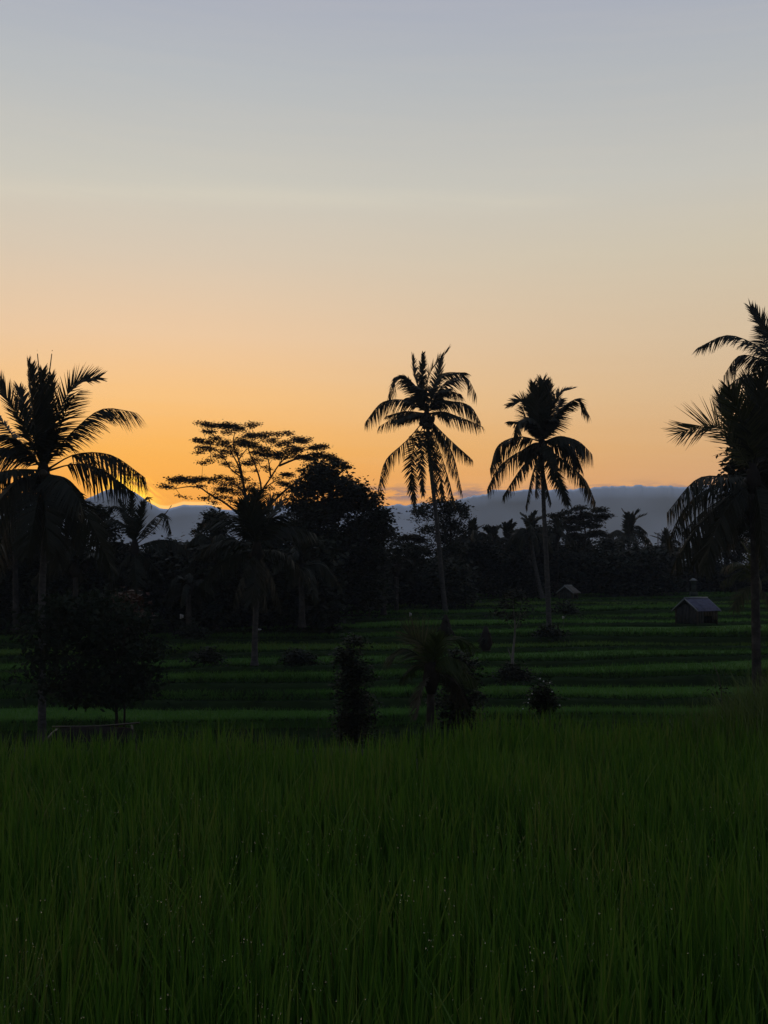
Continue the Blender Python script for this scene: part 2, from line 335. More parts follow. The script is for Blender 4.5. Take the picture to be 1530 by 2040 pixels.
# valley and far ground as sheets
def sheet(name, ys, zs, x0, x1, m, nx=60, jit=.15):
    X = np.linspace(x0, x1, nx); V = np.array([[(x, y, z + jit * mnoise.noise(Vector((x * .3, y * .3, 1)))) for x in X] for y, z in zip(ys, zs)])
    a = (np.arange(len(ys) - 1) * nx)[:, None] + np.arange(nx - 1)[None]
    return tag(quads(name, V, np.stack((a, a + 1, a + nx + 1, a + nx), -1), m, smooth=True), kind='structure')
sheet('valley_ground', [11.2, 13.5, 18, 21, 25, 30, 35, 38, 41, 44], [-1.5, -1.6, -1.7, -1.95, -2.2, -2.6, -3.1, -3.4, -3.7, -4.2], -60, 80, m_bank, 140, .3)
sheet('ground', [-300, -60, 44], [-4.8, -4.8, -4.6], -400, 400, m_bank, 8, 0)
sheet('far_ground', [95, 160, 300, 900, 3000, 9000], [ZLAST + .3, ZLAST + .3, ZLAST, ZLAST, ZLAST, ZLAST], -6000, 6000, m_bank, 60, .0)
# near paddy soil
def edge(x): return 11.9 + 1.35 / (1 + np.exp(-(np.asarray(x) - .75) * 5)) + .12 * np.sin(np.asarray(x) * 2.1)
XN = np.linspace(-14, 16, 90); YN = np.linspace(-3, 1, 30)
V = []; nyy = 26
for j in range(nyy):
    f = j / (nyy - 2)
    for x in XN:
        if j < nyy - 1: V.append((x, -3 + (float(edge(x)) + .15 + 3) * f, .05 * mnoise.noise(Vector((x, f * 14, 2))) - .02))
        else: V.append((x, float(edge(x)) + .45, -2.0))
a = (np.arange(nyy - 1) * 90)[:, None] + np.arange(89)[None]
tag(quads('paddy_soil', V, np.stack((a, a + 1, a + 91, a + 90), -1), m_soil, smooth=True), kind='structure')

# ------------------------------------------------------------------ near rice
def rice(name, B, h, w, m, lean_s=.22, K=5, up=.0):
    N = len(B); t = np.linspace(0, 1, K)
    an = rng.uniform(0, 2 * math.pi, N); ln = np.abs(rng.normal(0, lean_s, N)) * h; crv = rng.uniform(1.3, 3.0, N)
    off = (t[None] ** crv[:, None]) * ln[:, None]
    P = B[:, None] + np.stack((np.cos(an)[:, None] * off, np.sin(an)[:, None] * off, h[:, None] * (t[None] - .10 * (ln / h)[:, None] * t[None] ** 3)), -1)
    wa = an + math.pi / 2 + rng.normal(0, .5, N)
    prof = np.interp(t, (0, .35, .75, 1), (.55, 1, .72, .06))
    wd = np.stack((np.cos(wa), np.sin(wa), 0 * wa), -1)[:, None] * (w[:, None] * prof[None])[:, :, None]
    V, Q = strips(P, wd); return quads(name, V, Q, m)
hills = []
yy = 2.3
while yy < 14.0:
    xw = .36 * yy + 1.9; x = -xw
    while x < xw:
        hills.append((x + random.uniform(-.07, .07), yy + random.uniform(-.07, .07))); x += .19
    yy += .19
hills = np.array(hills); hills = hills[hills[:, 1] < edge(hills[:, 0])]
nb = 18; N = len(hills) * nb
B = np.repeat(hills, nb, 0) + rng.normal(0, .035, (N, 2)); B = np.column_stack((B, np.zeros(N)))
pn = np.array([mnoise.noise(Vector((x * .8, y * .5, 3))) for x, y in hills]); pn = np.repeat(pn, nb)
h = rng.uniform(.66, 1.0, N) * (1 + .13 * pn); h *= 1 + .10 * (rng.random(N) > .97)
o = rice('rice', B, h, rng.uniform(.0045, .0092, N) * (1 + .07 * (B[:, 1] - 4).clip(0)), m_rice, .185)
tag(o, 'dense green rice filling the flooded field in the foreground', 'rice', kind='stuff')
# emergent pale stems at the far edge of the field
ne = 150; x = rng.uniform(-6, 6.5, ne); B = np.column_stack((x, edge(x) - rng.random(ne) * .35, np.zeros(ne)))
tag(rice('tall_grass', B, rng.uniform(.85, 1.12, ne), rng.uniform(.003, .006, ne), m_bamboo, .12), 'pale thin grass stems poking above the far edge of the field', 'grass', kind='stuff')
# grass mound at the right
n = 8500; gx = rng.normal(5.55, .85, n); gy = rng.normal(13.1, .55, n); hh = np.clip(1.34 - .28 * (5.0 - gx).clip(0) + rng.normal(0, .12, n), .35, 1.7)
m_mound = mat('mound_grass', [(.034, .070, .013), (.066, .110, .022), (.105, .130, .038)], .6, .3, 1.1, True)
tag(rice('mound_grass', np.column_stack((gx, gy, np.full(n, -.05))), hh, rng.uniform(.005, .009, n), m_mound, .3), 'mound of tall olive grass at the right edge of the paddy', 'grass', kind='stuff')
# dew
nd_ = 9000; ph = rng.uniform(0, 1, nd_); dyy = 3.2 + 5.5 * ph; dxx = rng.uniform(-1, 1, nd_) * (.36 * dyy + .5); dz = rng.uniform(.55, .93, nd_)
kp = np.array([mnoise.noise(Vector((x * 1.7, y * 1.7, 8))) for x, y in zip(dxx, dyy)]) + rng.normal(0, .12, nd_) >.02 + .12 * ph
dyy, dxx, dz = dyy[kp], dxx[kp], dz[kp]; nd_ = len(dyy)
ov, oq = blob((0, 0, 0), (1, 1, 1), 6, 4); rad = .0010 + .0025 * rng.random(nd_) ** 2.2
V = (ov[None] * rad[:, None, None] + np.column_stack((dxx, dyy, dz))[:, None]).reshape(-1, 3); Q = (oq[None] + (np.arange(nd_) * len(ov))[:, None, None]).reshape(-1, 4)
tag(quads('dew_drops', V, Q, m_dew, smooth=True), 'tiny dew drops glinting on the rice blades', 'dew', kind='stuff')

# ------------------------------------------------------------------ palms
def frond_mesh(pts, root, L=.85, droop=.5, start=.12, pairs=56, twist=0.0, w=.024, ragged=.05, v=.18, rr=.028):
    pts = np.asarray(pts, float); t = np.linspace(start, .995, pairs)
    tt = np.repeat(t, 2) + rng.normal(0, .004, pairs * 2); tt = tt.clip(start, 1); side = np.tile((-1., 1.), pairs)
    keep = rng.random(len(tt)) > ragged; tt = tt[keep]; side = side[keep]
    base = interp(pts, tt); T = nrm(interp(pts, np.minimum(tt + .02, 1)) - interp(pts, tt - .02)); oldf = droop
    if droop >= .35: v = -.15 - .6 * min(droop, 1.0)
    droop = droop * .38
    r = pts[-1] - pts[0]; r[2] = 0; r = r / max(np.linalg.norm(r), .05); S0 = np.array((r[1], -r[0], 0.)); S0 = S0 / max(np.linalg.norm(S0), 1e-6)
    S = nrm(S0[None] - (T @ S0)[:, None] * T); U = nrm(np.cross(S, T))
    a = math.radians(twist); S, U = S * math.cos(a) + U * math.sin(a), U * math.cos(a) - S * math.sin(a)
    L = L * 1.12; w = w * (1.35 if pairs > 40 else 1.4); q = (tt - start) / (1 - start); Lq = L * np.interp(q, (0, .12, .4, .75, 1), (.45, .88, 1, .84, .50)) * rng.uniform(.82, 1.1, len(tt))
    # neighbouring leaflets stick together in tufts
    tuft = np.array([mnoise.noise(Vector((float(x) * 18, s * 3, pts[0][0]))) for x, s in zip(tt, side)])
    ang = np.radians(np.interp(q, (0, .5, 1), (66, 48, 22)) + tuft * 16 + rng.normal(0, 6, len(tt)))
    D = S * (side * np.sin(ang))[:, None] + T * np.cos(ang)[:, None] + U * (v + tuft[:, None] * .25)
    D = nrm(D); s = np.array((0, .3, .65, 1.0)); dr = droop * rng.uniform(.75, 1.25, len(tt)) * (1 + tuft * .4)
    P = base[:, None] + D[:, None] * (Lq[:, None] * s[None])[:, :, None] * (1 - .22 * np.minimum(dr, 1.2)[:, None, None] * s[None, :, None])
    P[:, :, 2] -= (Lq * dr)[:, None] * s[None] ** 1.9
    Wd = nrm(np.cross(D, U) + rng.normal(0, .25, D.shape))[:, None] * np.array((.8, 1, .58, .08))[None, :, None] * w * rng.uniform(.7, 1.2, len(tt))[:, None, None]
    V1, Q1 = strips(P, Wd)
    tq = np.linspace(0, .97, 12); V2, Q2 = tube(interp(pts, tq), np.interp(tq, (0, .15, 1), (rr * 1.8, rr, rr * .25)), 4)
    V, Q = merge([(V1, Q1), (V2, Q2)])
    return V - root, Q
def palm_trunk(root, pts, r0, r1, par, m, rings=46):
    t = np.linspace(0, 1, rings * 2 + 1); C = interp(pts, t); r = np.interp(t, (0, .04, .12, 1), (r0 * 1.5, r0 * 1.15, r0, r1))
    r = r * (1 + .07 * (np.arange(len(t)) % 2)) * (1 + rng.normal(0, .02, len(t)))
    V, Q = tube(C, r, 10); quads('trunk', V - root, Q, m, par, True)
def palm(label, trunk_px, Y, fronds, r0=.17, r1=.12, tm=None, grp='coconut palms', nuts=0, mf=None, w=.024, L=.85, pairs=56, group=None, zb=None, dmat=None, fill_n=0):
    Y = RY(Y); hub = at(*trunk_px[0], Y); pts = [at(x, y, Y) for x, y in trunk_px][::-1]
    if zb is not None: pts[0] = np.array((pts[0][0], pts[0][1], zb))
    root = pts[0].copy(); o = thing('coconut_palm', root, label, 'palm tree', grp)
    palm_trunk(root, np.array(pts), r0, r1, o, tm or m_trunk)
    V, Q = tube(np.array([hub - (0, 0, .45), hub - (0, 0, .1), hub + (0, 0, .25), hub + (0, 0, .7)]), [r1 * 1.3, r1 * 2.6, r1 * 2.0, r1 * .6], 8); quads('crown_shaft', V - root, Q, m_rachis if mf is m_frond_y else m_bark, o, True)
    fronds = list(fronds)
    for _ in range(fill_n):                     # short inner fronds crowding the heart of the crown
        a_ = random.uniform(-.25, math.pi + .25); q_ = random.uniform(.5, .8) * 105 * L / .95 * 80 / max(Y * 1.14, 30) ; hx, hy = trunk_px[0]; hy -= 8
        fronds.append(([(hx, hy), (hx + math.cos(a_) * q_ * .55, hy - math.sin(a_) * q_ * .62 - 5), (hx + math.cos(a_) * q_, hy - math.sin(a_) * q_ * .85 + 4)], random.choice((-1, 1)) * random.uniform(.8, 2.2), dict(droop=.45, L=L * .7)))
    for fr in fronds:
        pp, dy = fr[0], fr[1]; k = dict(L=L, w=w, pairs=pairs); k.update(fr[2] if len(fr) > 2 else {})
        mm = k.pop('m', mf or m_frond); n = len(pp)
        P = [at(x, y, Y) for x, y in pp]; d = np.linspace(0, 1, n) ** .8
        P = [at(x, y, Y + dy * q) for (x, y), q in zip(pp, d)]
        low = pp[-1][1] > pp[0][1] + 25
        if 'twist' not in k: k['twist'] = random.choice((-1, 1)) * (random.uniform(15, 50) if low else random.uniform(0, 28))
        V, Q = frond_mesh(P, root, **k); quads('frond', V, Q, mm, o)
    for _ in range(nuts):
        a = random.uniform(0, 6.28); rr_ = random.uniform(.18, .42); c = hub - root + np.array((math.cos(a) * rr_, math.sin(a) * rr_, random.uniform(-.62, .02)))
        V, Q = blob(c, (.16, .16, .19), 8, 6); quads('coconut', V, Q, m_nut, o, True)
    return o
SP = dict(start=.5, pairs=12, L=.05, droop=.02, rr=.060, v=0, w=.03)
P1 = [([(85,930),(42,840),(-14,748)], -1.2, dict(droop=.12, twist=55)), ([(85,935),(35,880),(-28,795)], 1.4, dict(droop=.5)), ([(85,925),(60,850),(38,775)], 1.6, dict(droop=.25, L=0.89)),
      ([(85,925),(78,820),(62,730)], .9, dict(droop=.05, L=0.73, v=.3)), ([(88,925),(86,830),(84,742)], -.9, dict(droop=.05, L=0.71)), ([(88,925),(95,830),(103,752)], .7, dict(droop=.05, L=0.73)),
      ([(86,920),(83,800),(74,698)], .1, SP), ([(88,920),(92,800),(104,698)], .1, SP), ([(82,925),(66,810),(56,722)], -.8, dict(droop=.05, L=0.65)),
      ([(90,920),(122,810),(155,760),(198,752)], -.5, dict(droop=.06, twist=-70, L=0.89)), ([(90,925),(120,850),(140,800),(160,778)], -1.5, dict(droop=.35, L=0.94)),
      ([(92,925),(150,855),(205,815),(272,822)], .5, dict(droop=.75, L=1.12)), ([(95,935),(148,906),(215,905),(290,952)], -.4, dict(droop=.95, L=1.12, start=.26)),
      ([(95,938),(150,925),(200,938),(262,978)], .9, dict(droop=.85, L=0.94, start=.22)), ([(92,945),(135,955),(165,985)], 2.4, dict(droop=.9)),
      ([(92,945),(140,985),(185,1050),(218,1125)], -1.2, dict(droop=.7, L=1.00)), ([(85,930),(55,905),(15,893),(-60,905)], -.5, dict(droop=1.0, L=1.12)),
      ([(82,945),(40,955),(-10,1010)], -1.6, dict(droop=.9)), ([(82,950),(55,985),(10,1060),(-10,1130)], -1.5, dict(droop=.8)), ([(86,950),(72,1010),(55,1100)], -2.2, dict(droop=.6)),
      ([(88,950),(100,1020),(118,1120)], 1.8, dict(droop=.6)), ([(84,948),(30,1000),(-30,1080)], 1.4, dict(droop=.8)), ([(90,948),(120,1000),(160,1075)], 1.9, dict(droop=.8)), ([(84,945),(20,940),(-60,975)], 1.2, dict(droop=.9)),
      ([(86,950),(90,1010),(96,1090)], -1.8, dict(droop=.5)), ([(90,942),(130,960),(160,1000)], -2.2, dict(droop=.9))]
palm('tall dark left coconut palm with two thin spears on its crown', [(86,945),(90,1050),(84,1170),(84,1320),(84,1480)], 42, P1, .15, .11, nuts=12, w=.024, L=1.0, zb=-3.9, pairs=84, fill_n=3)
P2 = [([(850,815),(856,745),(893,697)], -.7, dict(droop=.15, L=0.92)), ([(848,810),(840,755),(843,705)], .3, dict(L=0.49, droop=.1)), ([(848,812),(828,750),(822,712)], .8, dict(droop=.2, L=0.85)),
      ([(848,812),(815,757),(792,750),(771,795)], .5, dict(droop=.75, L=1.04)), ([(848,812),(826,775),(800,748),(785,752)], -1.2, dict(droop=.4, L=0.85)), ([(852,812),(880,745),(925,742)], .9, dict(droop=.55, L=1.10)),
      ([(852,815),(895,757),(925,750),(950,788)], -.4, dict(droop=.8, L=1.04)), ([(854,815),(885,778),(918,785)], 1.2, dict(droop=.7, L=0.98)), ([(854,818),(905,800),(935,808),(958,842)], .5, dict(droop=.85, L=0.92)),
      ([(856,824),(905,828),(962,850)], -.5, dict(droop=.9, L=0.79, ragged=.25)), ([(846,818),(805,797),(765,800),(727,842)], .3, dict(droop=.95, L=0.98)), ([(845,824),(800,826),(755,850)], -.5, dict(droop=.8, L=0.79, ragged=.35)),
      ([(845,838),(808,880),(770,915),(752,980)], -.4, dict(droop=.6, L=0.92)), ([(847,840),(822,900),(820,960),(826,1008)], .8, dict(droop=.3, L=0.73)), ([(848,842),(838,910),(842,985)], -.9, dict(droop=.3, L=0.61)),
      ([(855,835),(890,870),(940,915)], -.5, dict(droop=.7, L=0.85)), ([(854,838),(895,890),(922,985)], .6, dict(droop=.45, L=0.85)), ([(853,840),(880,910),(906,1002)], -.7, dict(droop=.4, L=0.73)),
      ([(852,842),(868,915),(884,990)], .9, dict(droop=.35, L=0.67)), ([(851,842),(856,915),(870,985)], -1.1, dict(droop=.3, L=0.61)), ([(853,838),(885,880),(905,945)], 1.1, dict(droop=.6, L=0.85)), ([(850,815),(870,760),(880,715)], .8, dict(droop=.2, L=0.98)),
      ([(848,815),(825,790),(808,800)], 1.5, dict(droop=.7, L=0.73))]
palm('tallest coconut palm of the middle pair, ragged round crown with many hanging fronds', [(850,832),(858,930),(870,1040),(880,1150),(888,1224)], 80, P2, .15, .105, nuts=26, w=.030, L=1.01, pairs=80, fill_n=9)
P3 = [([(1080,872),(1078,820),(1081,760)], -.5, dict(droop=.08, L=1.04, pairs=70)), ([(1080,872),(1068,812),(1062,765)], .5, dict(droop=.1, L=0.85, pairs=70)), ([(1082,872),(1092,815),(1096,764)], -.4, dict(droop=.08, L=0.92, pairs=70)),
      ([(1080,872),(1084,820),(1088,768)], .9, dict(droop=.1, L=0.98, pairs=70)), ([(1080,872),(1072,820),(1072,775)], -1.0, dict(droop=.1, L=0.98, pairs=70)),
      ([(1082,868),(1102,805),(1118,782),(1138,775)], .5, dict(droop=.2, L=0.79)), ([(1083,870),(1125,808),(1150,795),(1174,828)], -.2, dict(droop=.4, L=0.85)), ([(1078,868),(1056,812),(1042,798),(1014,808)], .3, dict(droop=.05, L=0.67, twist=60)),
      ([(1077,868),(1055,835),(1035,838),(1022,876)], -.5, dict(droop=.7, L=0.85)), ([(1083,868),(1108,830),(1118,795)], 1.2, dict(droop=.5, L=0.98)), ([(1076,868),(1052,840),(1040,810)], 1.3, dict(droop=.5, L=0.85)),
      ([(1078,880),(1035,870),(995,885),(976,935)], .3, dict(droop=.9, L=1.04)), ([(1078,886),(1035,900),(995,930),(970,975)], -.5, dict(droop=.8, L=0.85)), ([(1078,892),(1045,925),(1002,988)], .6, dict(droop=.6, L=0.73)),
      ([(1079,895),(1062,940),(1047,1012)], -.6, dict(droop=.4, L=0.55, ragged=.3)), ([(1079,895),(1070,930),(1066,985)], .8, dict(droop=.4, L=0.67)), ([(1082,880),(1120,872),(1150,878),(1180,905)], -.4, dict(droop=1.0, L=1.16, pairs=66)),
      ([(1082,880),(1125,882),(1155,925)], .8, dict(droop=1.0, L=1.10)), ([(1083,888),(1125,920),(1165,955),(1186,1000)], -.4, dict(droop=.7, L=0.85)), ([(1082,892),(1105,940),(1132,1003)], .7, dict(droop=.45, L=0.61)),
      ([(1081,895),(1086,950),(1098,1002)], -.8, dict(droop=.35, L=0.61)), ([(1080,882),(1060,885),(1045,910)], 1.6, dict(droop=.9)), ([(1082,884),(1100,895),(1110,925)], -1.6, dict(droop=.8, L=0.73))]
palm('shorter coconut palm of the middle pair with an upright tuft and a dense right side', [(1080,890),(1083,1000),(1090,1150),(1095,1274)], 66, P3, .14, .10, nuts=14, w=.031, L=0.99, pairs=80, fill_n=5)
PR = [([(1500,945),(1465,890),(1425,848),(1354,862)], -.5, dict(droop=.05, twist=75, L=1.2, pairs=64, w=.016, ragged=.02, m=m_frond_y)), ([(1500,940),(1460,860),(1435,790)], .9, dict(droop=.1, L=.9)), ([(1502,935),(1478,840),(1452,775)], -.8, dict(droop=.1, L=.9, m=m_frond_y)),
      ([(1502,935),(1500,840),(1490,755)], 1.0, dict(droop=.1, L=1.0)), ([(1502,935),(1515,830),(1522,740)], -1.0, dict(droop=.1, L=1.0)), ([(1502,935),(1535,850),(1560,770)], .7, dict(droop=.2, L=1.0)),
      ([(1500,945),(1450,950),(1400,950),(1328,1022)], -.6, dict(droop=.95, L=.95)), ([(1500,950),(1430,965),(1375,1000),(1330,1075)], .8, dict(droop=.85, L=.9)), ([(1500,955),(1440,1000),(1390,1050),(1345,1120)], -.8, dict(droop=.85, L=.85)),
      ([(1500,958),(1450,1010),(1420,1070),(1405,1130)], -1.4, dict(droop=.6, L=.85)), ([(1500,958),(1470,1010),(1448,1070)], 1.6, dict(droop=.7)), ([(1503,955),(1540,990),(1580,1060)], -1, dict(droop=.8)), ([(1503,955),(1515,1020),(1522,1110)], -1.6, dict(droop=.5)),
      ([(1503,945),(1560,930),(1620,970)], .5, dict(droop=.9)), ([(1503,940),(1560,890),(1620,880)], -.6, dict(droop=.6)), ([(1500,950),(1460,1000),(1400,1080),(1385,1115)], 1.6, dict(droop=.8)),       ([(1502,940),(1530,860),(1530,790)], 2.2, dict(droop=.3, L=1)), ([(1503,958),(1530,1010),(1550,1100)], 1.5, dict(droop=.6)),
      ([(1500,956),(1455,985),(1400,1020),(1360,1060)], 2.2, dict(droop=.9))]
palm('big dark coconut palm at the right edge with a pale frond fanning over the hut', [(1500,958),(1503,1100),(1506,1250),(1507,1400)], 38, PR, .17, .12, m_trunk_d, nuts=8, w=.023, L=.95, zb=-3.5, pairs=84)
PT = [([(1572,745),(1510,690),(1450,668),(1392,692)], -.4, dict(droop=.5, L=.75, twist=25)), ([(1572,750),(1515,715),(1475,708),(1442,748)], .8, dict(droop=.85, L=.85)), ([(1572,755),(1520,745),(1475,752),(1432,790)], -.6, dict(droop=.9, L=.9)),
      ([(1572,735),(1545,680),(1515,640),(1495,612)], .4, dict(droop=.05, L=.7, twist=60)), ([(1574,735),(1560,660),(1540,615)], -.8, dict(droop=.1, L=.55)), ([(1574,735),(1590,660),(1600,580)], .8, dict(droop=.1, L=.55)), ([(1574,745),(1640,700),(1700,730)], .5, {}),
      ([(1574,760),(1600,820),(1640,900)], .5, {}), ([(1574,760),(1555,820),(1530,880)], 1.2, dict(droop=.6)), ([(1574,758),(1620,780),(1680,840)], -.8, {}), ([(1574,760),(1560,830),(1560,910)], -.8, dict(droop=.4)), ([(1574,742),(1530,700),(1515,650)], 1.8, dict(droop=.4, L=.9))]
palm('coconut palm whose crown leans in high from beyond the right edge', [(1574,760),(1580,950),(1590,1150),(1596,1380)], 44, PT, .17, .13, m_trunk_d, w=.024, L=.9, nuts=4, zb=-3.9, pairs=76)
P5 = [([(512,1085),(505,1030),(512,985)], -.8, dict(droop=.1, L=.9, pairs=64)), ([(512,1085),(495,1035),(490,992)], .8, dict(droop=.15)), ([(512,1085),(528,1035),(540,995)], .7, dict(droop=.15)), ([(512,1085),(470,1030),(440,1020)], -.7, dict(droop=.5)),
      ([(512,1090),(455,1040),(415,1040),(388,1055)], .6, dict(droop=.6, L=.7)), ([(512,1092),(455,1075),(392,1098)], -.6, dict(droop=.8)), ([(512,1085),(550,1030),(585,1020)], -.6, dict(droop=.5)), ([(512,1090),(570,1050),(625,1062)], .7, dict(droop=.8)),
      ([(512,1095),(560,1100),(615,1150)], -.8, dict(droop=.8)), ([(512,1095),(460,1110),(405,1160)], .8, dict(droop=.8)), ([(512,1098),(485,1140),(465,1200)], -.8, {}), ([(512,1098),(540,1145),(560,1205)], .8, {}), ([(512,1098),(508,1150),(500,1200)], -1.2, dict(droop=.4)),
      ([(512,1088),(500,1040),(478,1005)], -1.6, dict(droop=.3)), ([(512,1088),(530,1040),(560,1000)], 1.6, dict(droop=.3)), ([(512,1098),(525,1150),(530,1210)], 1.3, dict(droop=.4))]
palm('dark coconut palm in front of the flat-topped tree, slim grey trunk rising from a paddy', [(512,1100),(512,1180),(508,1260),(507,1326)], 51, P5, .13, .10, nuts=5, w=.026, L=.8)
P4 = [([(268,1080),(262,1030),(264,985)], .3, dict(droop=.05, L=.4)), ([(268,1080),(280,1010),(294,990),(303,1008)], .3, dict(droop=.4, L=.45)), ([(268,1082),(250,1020),(225,1008),(207,1030)], .5, dict(droop=.6, L=.5)), ([(268,1082),(240,1040),(215,1035),(190,1060)], -.5, dict(droop=.7, L=.6)),
      ([(268,1085),(300,1040),(325,1022),(342,1062)], -.4, dict(droop=.8, L=.7)), ([(268,1088),(310,1050),(340,1010)], 1.0, dict(droop=.3, L=.4)), ([(268,1092),(315,1076),(345,1078),(374,1098)], -.4, dict(droop=.9, L=.7)), ([(268,1090),(220,1080),(180,1110)], .6, dict(droop=.8)),
      ([(268,1094),(300,1120),(330,1170)], .8, {}), ([(268,1094),(235,1130),(210,1180)], -.8, {}), ([(268,1094),(270,1140),(275,1200)], -1, dict(droop=.4)), ([(268,1085),(278,1040),(285,1005)], -1.1, dict(droop=.2)), ([(268,1085),(256,1040),(240,1000)], 1.2, dict(droop=.3, L=.6))]
palm('coconut palm in front of the glowing cloud, left of the flat-topped tree', [(268,1095),(270,1150),(272,1200),(273,1256)], 64, P4, .14, .11, m_trunk_d, w=.028, L=.75)
# young palm on the near slope
PY = [([(858,1330),(842,1285),(812,1264)], -.3, dict(droop=-.1, L=.75, twist=70, m=m_frond_y)), ([(858,1335),(832,1305),(805,1292),(775,1306)], .3, dict(droop=.4, L=.65, m=m_frond_y)), ([(860,1330),(872,1290),(895,1268),(940,1282)], .3, dict(droop=.5, L=.55)),
      ([(860,1335),(885,1310),(925,1320)], -.4, dict(droop=.7, L=.5)), ([(860,1340),(895,1345),(930,1395)], .3, dict(droop=.6, L=.5, m=m_frond_dry)), ([(858,1336),(828,1325),(800,1350)], .5, dict(droop=.5, L=.4)), ([(858,1342),(840,1370),(828,1425)], -.6, dict(droop=.3, L=.4, m=m_frond_dry)),
      ([(859,1330),(856,1290),(850,1262)], .5, dict(droop=.1, L=.45)), ([(859,1332),(866,1295),(870,1270)], -.6, dict(droop=.1, L=.45)), ([(860,1338),(905,1330),(950,1355)], .6, dict(droop=.8, L=.5))]
palm('young palm with drooping dry skirt standing just beyond the near field', [(859,1345),(858,1400),(857,1450),(857,1500)], 27, PY, .11, .08, m_trunk_d, 'small palms', w=.012, L=.42, pairs=60, zb=-2.5, mf=m_frond_g)
PG = [([(1508,1160),(1470,1120),(1440,1130)], -.5, dict(droop=.7)), ([(1508,1160),(1475,1140),(1438,1158)], .5, dict(droop=.8)), ([(1508,1158),(1495,1110),(1480,1085)], .7, dict(droop=.3)), ([(1508,1158),(1520,1110),(1540,1090)], -.7, dict(droop=.3)),
      ([(1508,1162),(1545,1140),(1580,1160)], .5, dict(droop=.8)), ([(1508,1165),(1480,1180),(1462,1210)], -.5, dict(droop=.5)), ([(1508,1165),(1530,1190),(1550,1215)], .5, dict(droop=.5)), ([(1508,1160),(1500,1110),(1508,1080)], -.9, dict(droop=.2))]
palm('yellow-green young palm behind the trunk of the right edge palm', [(1508,1168),(1509,1200),(1510,1250)], 62, PG, .13, .10, m_trunk_d, 'small palms', w=.03, L=.7, pairs=30, mf=m_frond_y)
def rand_palm(label, hub, base, Y, R_, n=13, up=.5, tm=None, mf=None, pairs=24, w=.06):
    fr = []
    for k in range(n):
        a = (k + random.random() * .6) / n * 2 * math.pi; q = random.random(); el_ = R(random.uniform(55, 88)) if q < up else R(random.uniform(-25, 50))
        rx = math.cos(a); ry = math.sin(a); ln = R_ * random.uniform(.8, 1.1)
        sag = .15 if el_ > .9 else .45
        mid = (hub[0] + ln * .55 * math.cos(el_) * rx, hub[1] - ln * .55 * math.sin(el_) - (ln * .10)); tip = (hub[0] + ln * (math.cos(el_) + .1) * rx, hub[1] - ln * math.sin(el_) + ln * sag)
        fr.append(([hub, mid, tip], ry * ln * Y / F * math.cos(el_), dict(droop=.25 if el_ > .9 else .8, L=R_ * Y / F * .24, start=.1, rr=.05)))
    return palm(label, [(hub[0], hub[1] + 2), ((hub[0] * .6 + base[0] * .4), hub[1] * .5 + base[1] * .5), base], Y, fr, .16, .12, tm or m_trunk_d, 'distant coconut palms', w=w, pairs=pairs, mf=mf)
rand_palm('small distant palm with upright crown, alone on the skyline right of the feathery tree', (1252,1070), (1258,1184), 120, 60, 17, .55, m_trunk)
rand_palm('small distant palm whose fronds cover the foot of the far tower', (1328,1100), (1330,1184), 125, 50, 12, .55)
rand_palm('slim palm half hidden at the right flank of the dense dark tree', (762,1045), (764,1225), 78, 36, 12, .5)
rand_palm('distant palm with spiky crown right of the bushy tree behind the tallest palm', (942,1078), (945,1195), 100, 48, 14, .6)
rand_palm('distant palm with broad crown left of the narrow spiky palm', (982,1082), (985,1195), 105, 42, 12, .5)
rand_palm('narrow spiky distant palm between the two middle palms', (1012,1078), (1014,1192), 108, 46, 13, .7)
rand_palm('distant palm whose crown shows just left of the shorter middle palm trunk', (1056,1062), (1080,1192), 98, 48, 15, .5, m_trunk)
rand_palm('distant palm whose crown touches the right side of the shorter middle palm trunk', (1110,1066), (1108,1190), 104, 40, 12, .4)
rand_palm('low dark palm in front of the small flat-topped tree', (790,1132), (790,1226), 82, 46, 13, .3)
rand_palm('dark palm hidden behind the crown of the left palm', (30,1040), (32,1255), 62, 85, 16, .4, pairs=34)
rand_palm('dark palm low at the left, behind the leafy young tree', (150,1130), (152,1262), 58, 80, 15, .35, pairs=34)
rand_palm('dark palm with arching fronds at the foot of the dense tree', (600,1130), (602,1250), 62, 72, 15, .35, pairs=30)
rand_palm('dark palm below the flat-topped tree, left of the slim trunk', (430,1085), (431,1255), 66, 58, 14, .4, pairs=30)
rand_palm('distant palm under the drooping fronds of the right edge palm', (1386,1108), (1384,1184), 110, 44, 12, .4)
rand_palm('distant palm showing between the right edge palm trunk and the hut', (1445,1100), (1446,1184), 115, 46, 12, .4)
rand_palm('stubby palm-like plant standing on a terrace below the tallest palm', (888,1252), (888,1275), 57, 20, 14, .7, pairs=14)
rand_palm('stubby dark plant on a terrace left of the bare forked tree', (968,1276), (968,1296), 54, 18, 12, .6, pairs=14)
rand_palm('slim palm with a lost dark crown behind the left terrace', (375,1165), (377,1272), 60, 50, 12, .4, pairs=26)

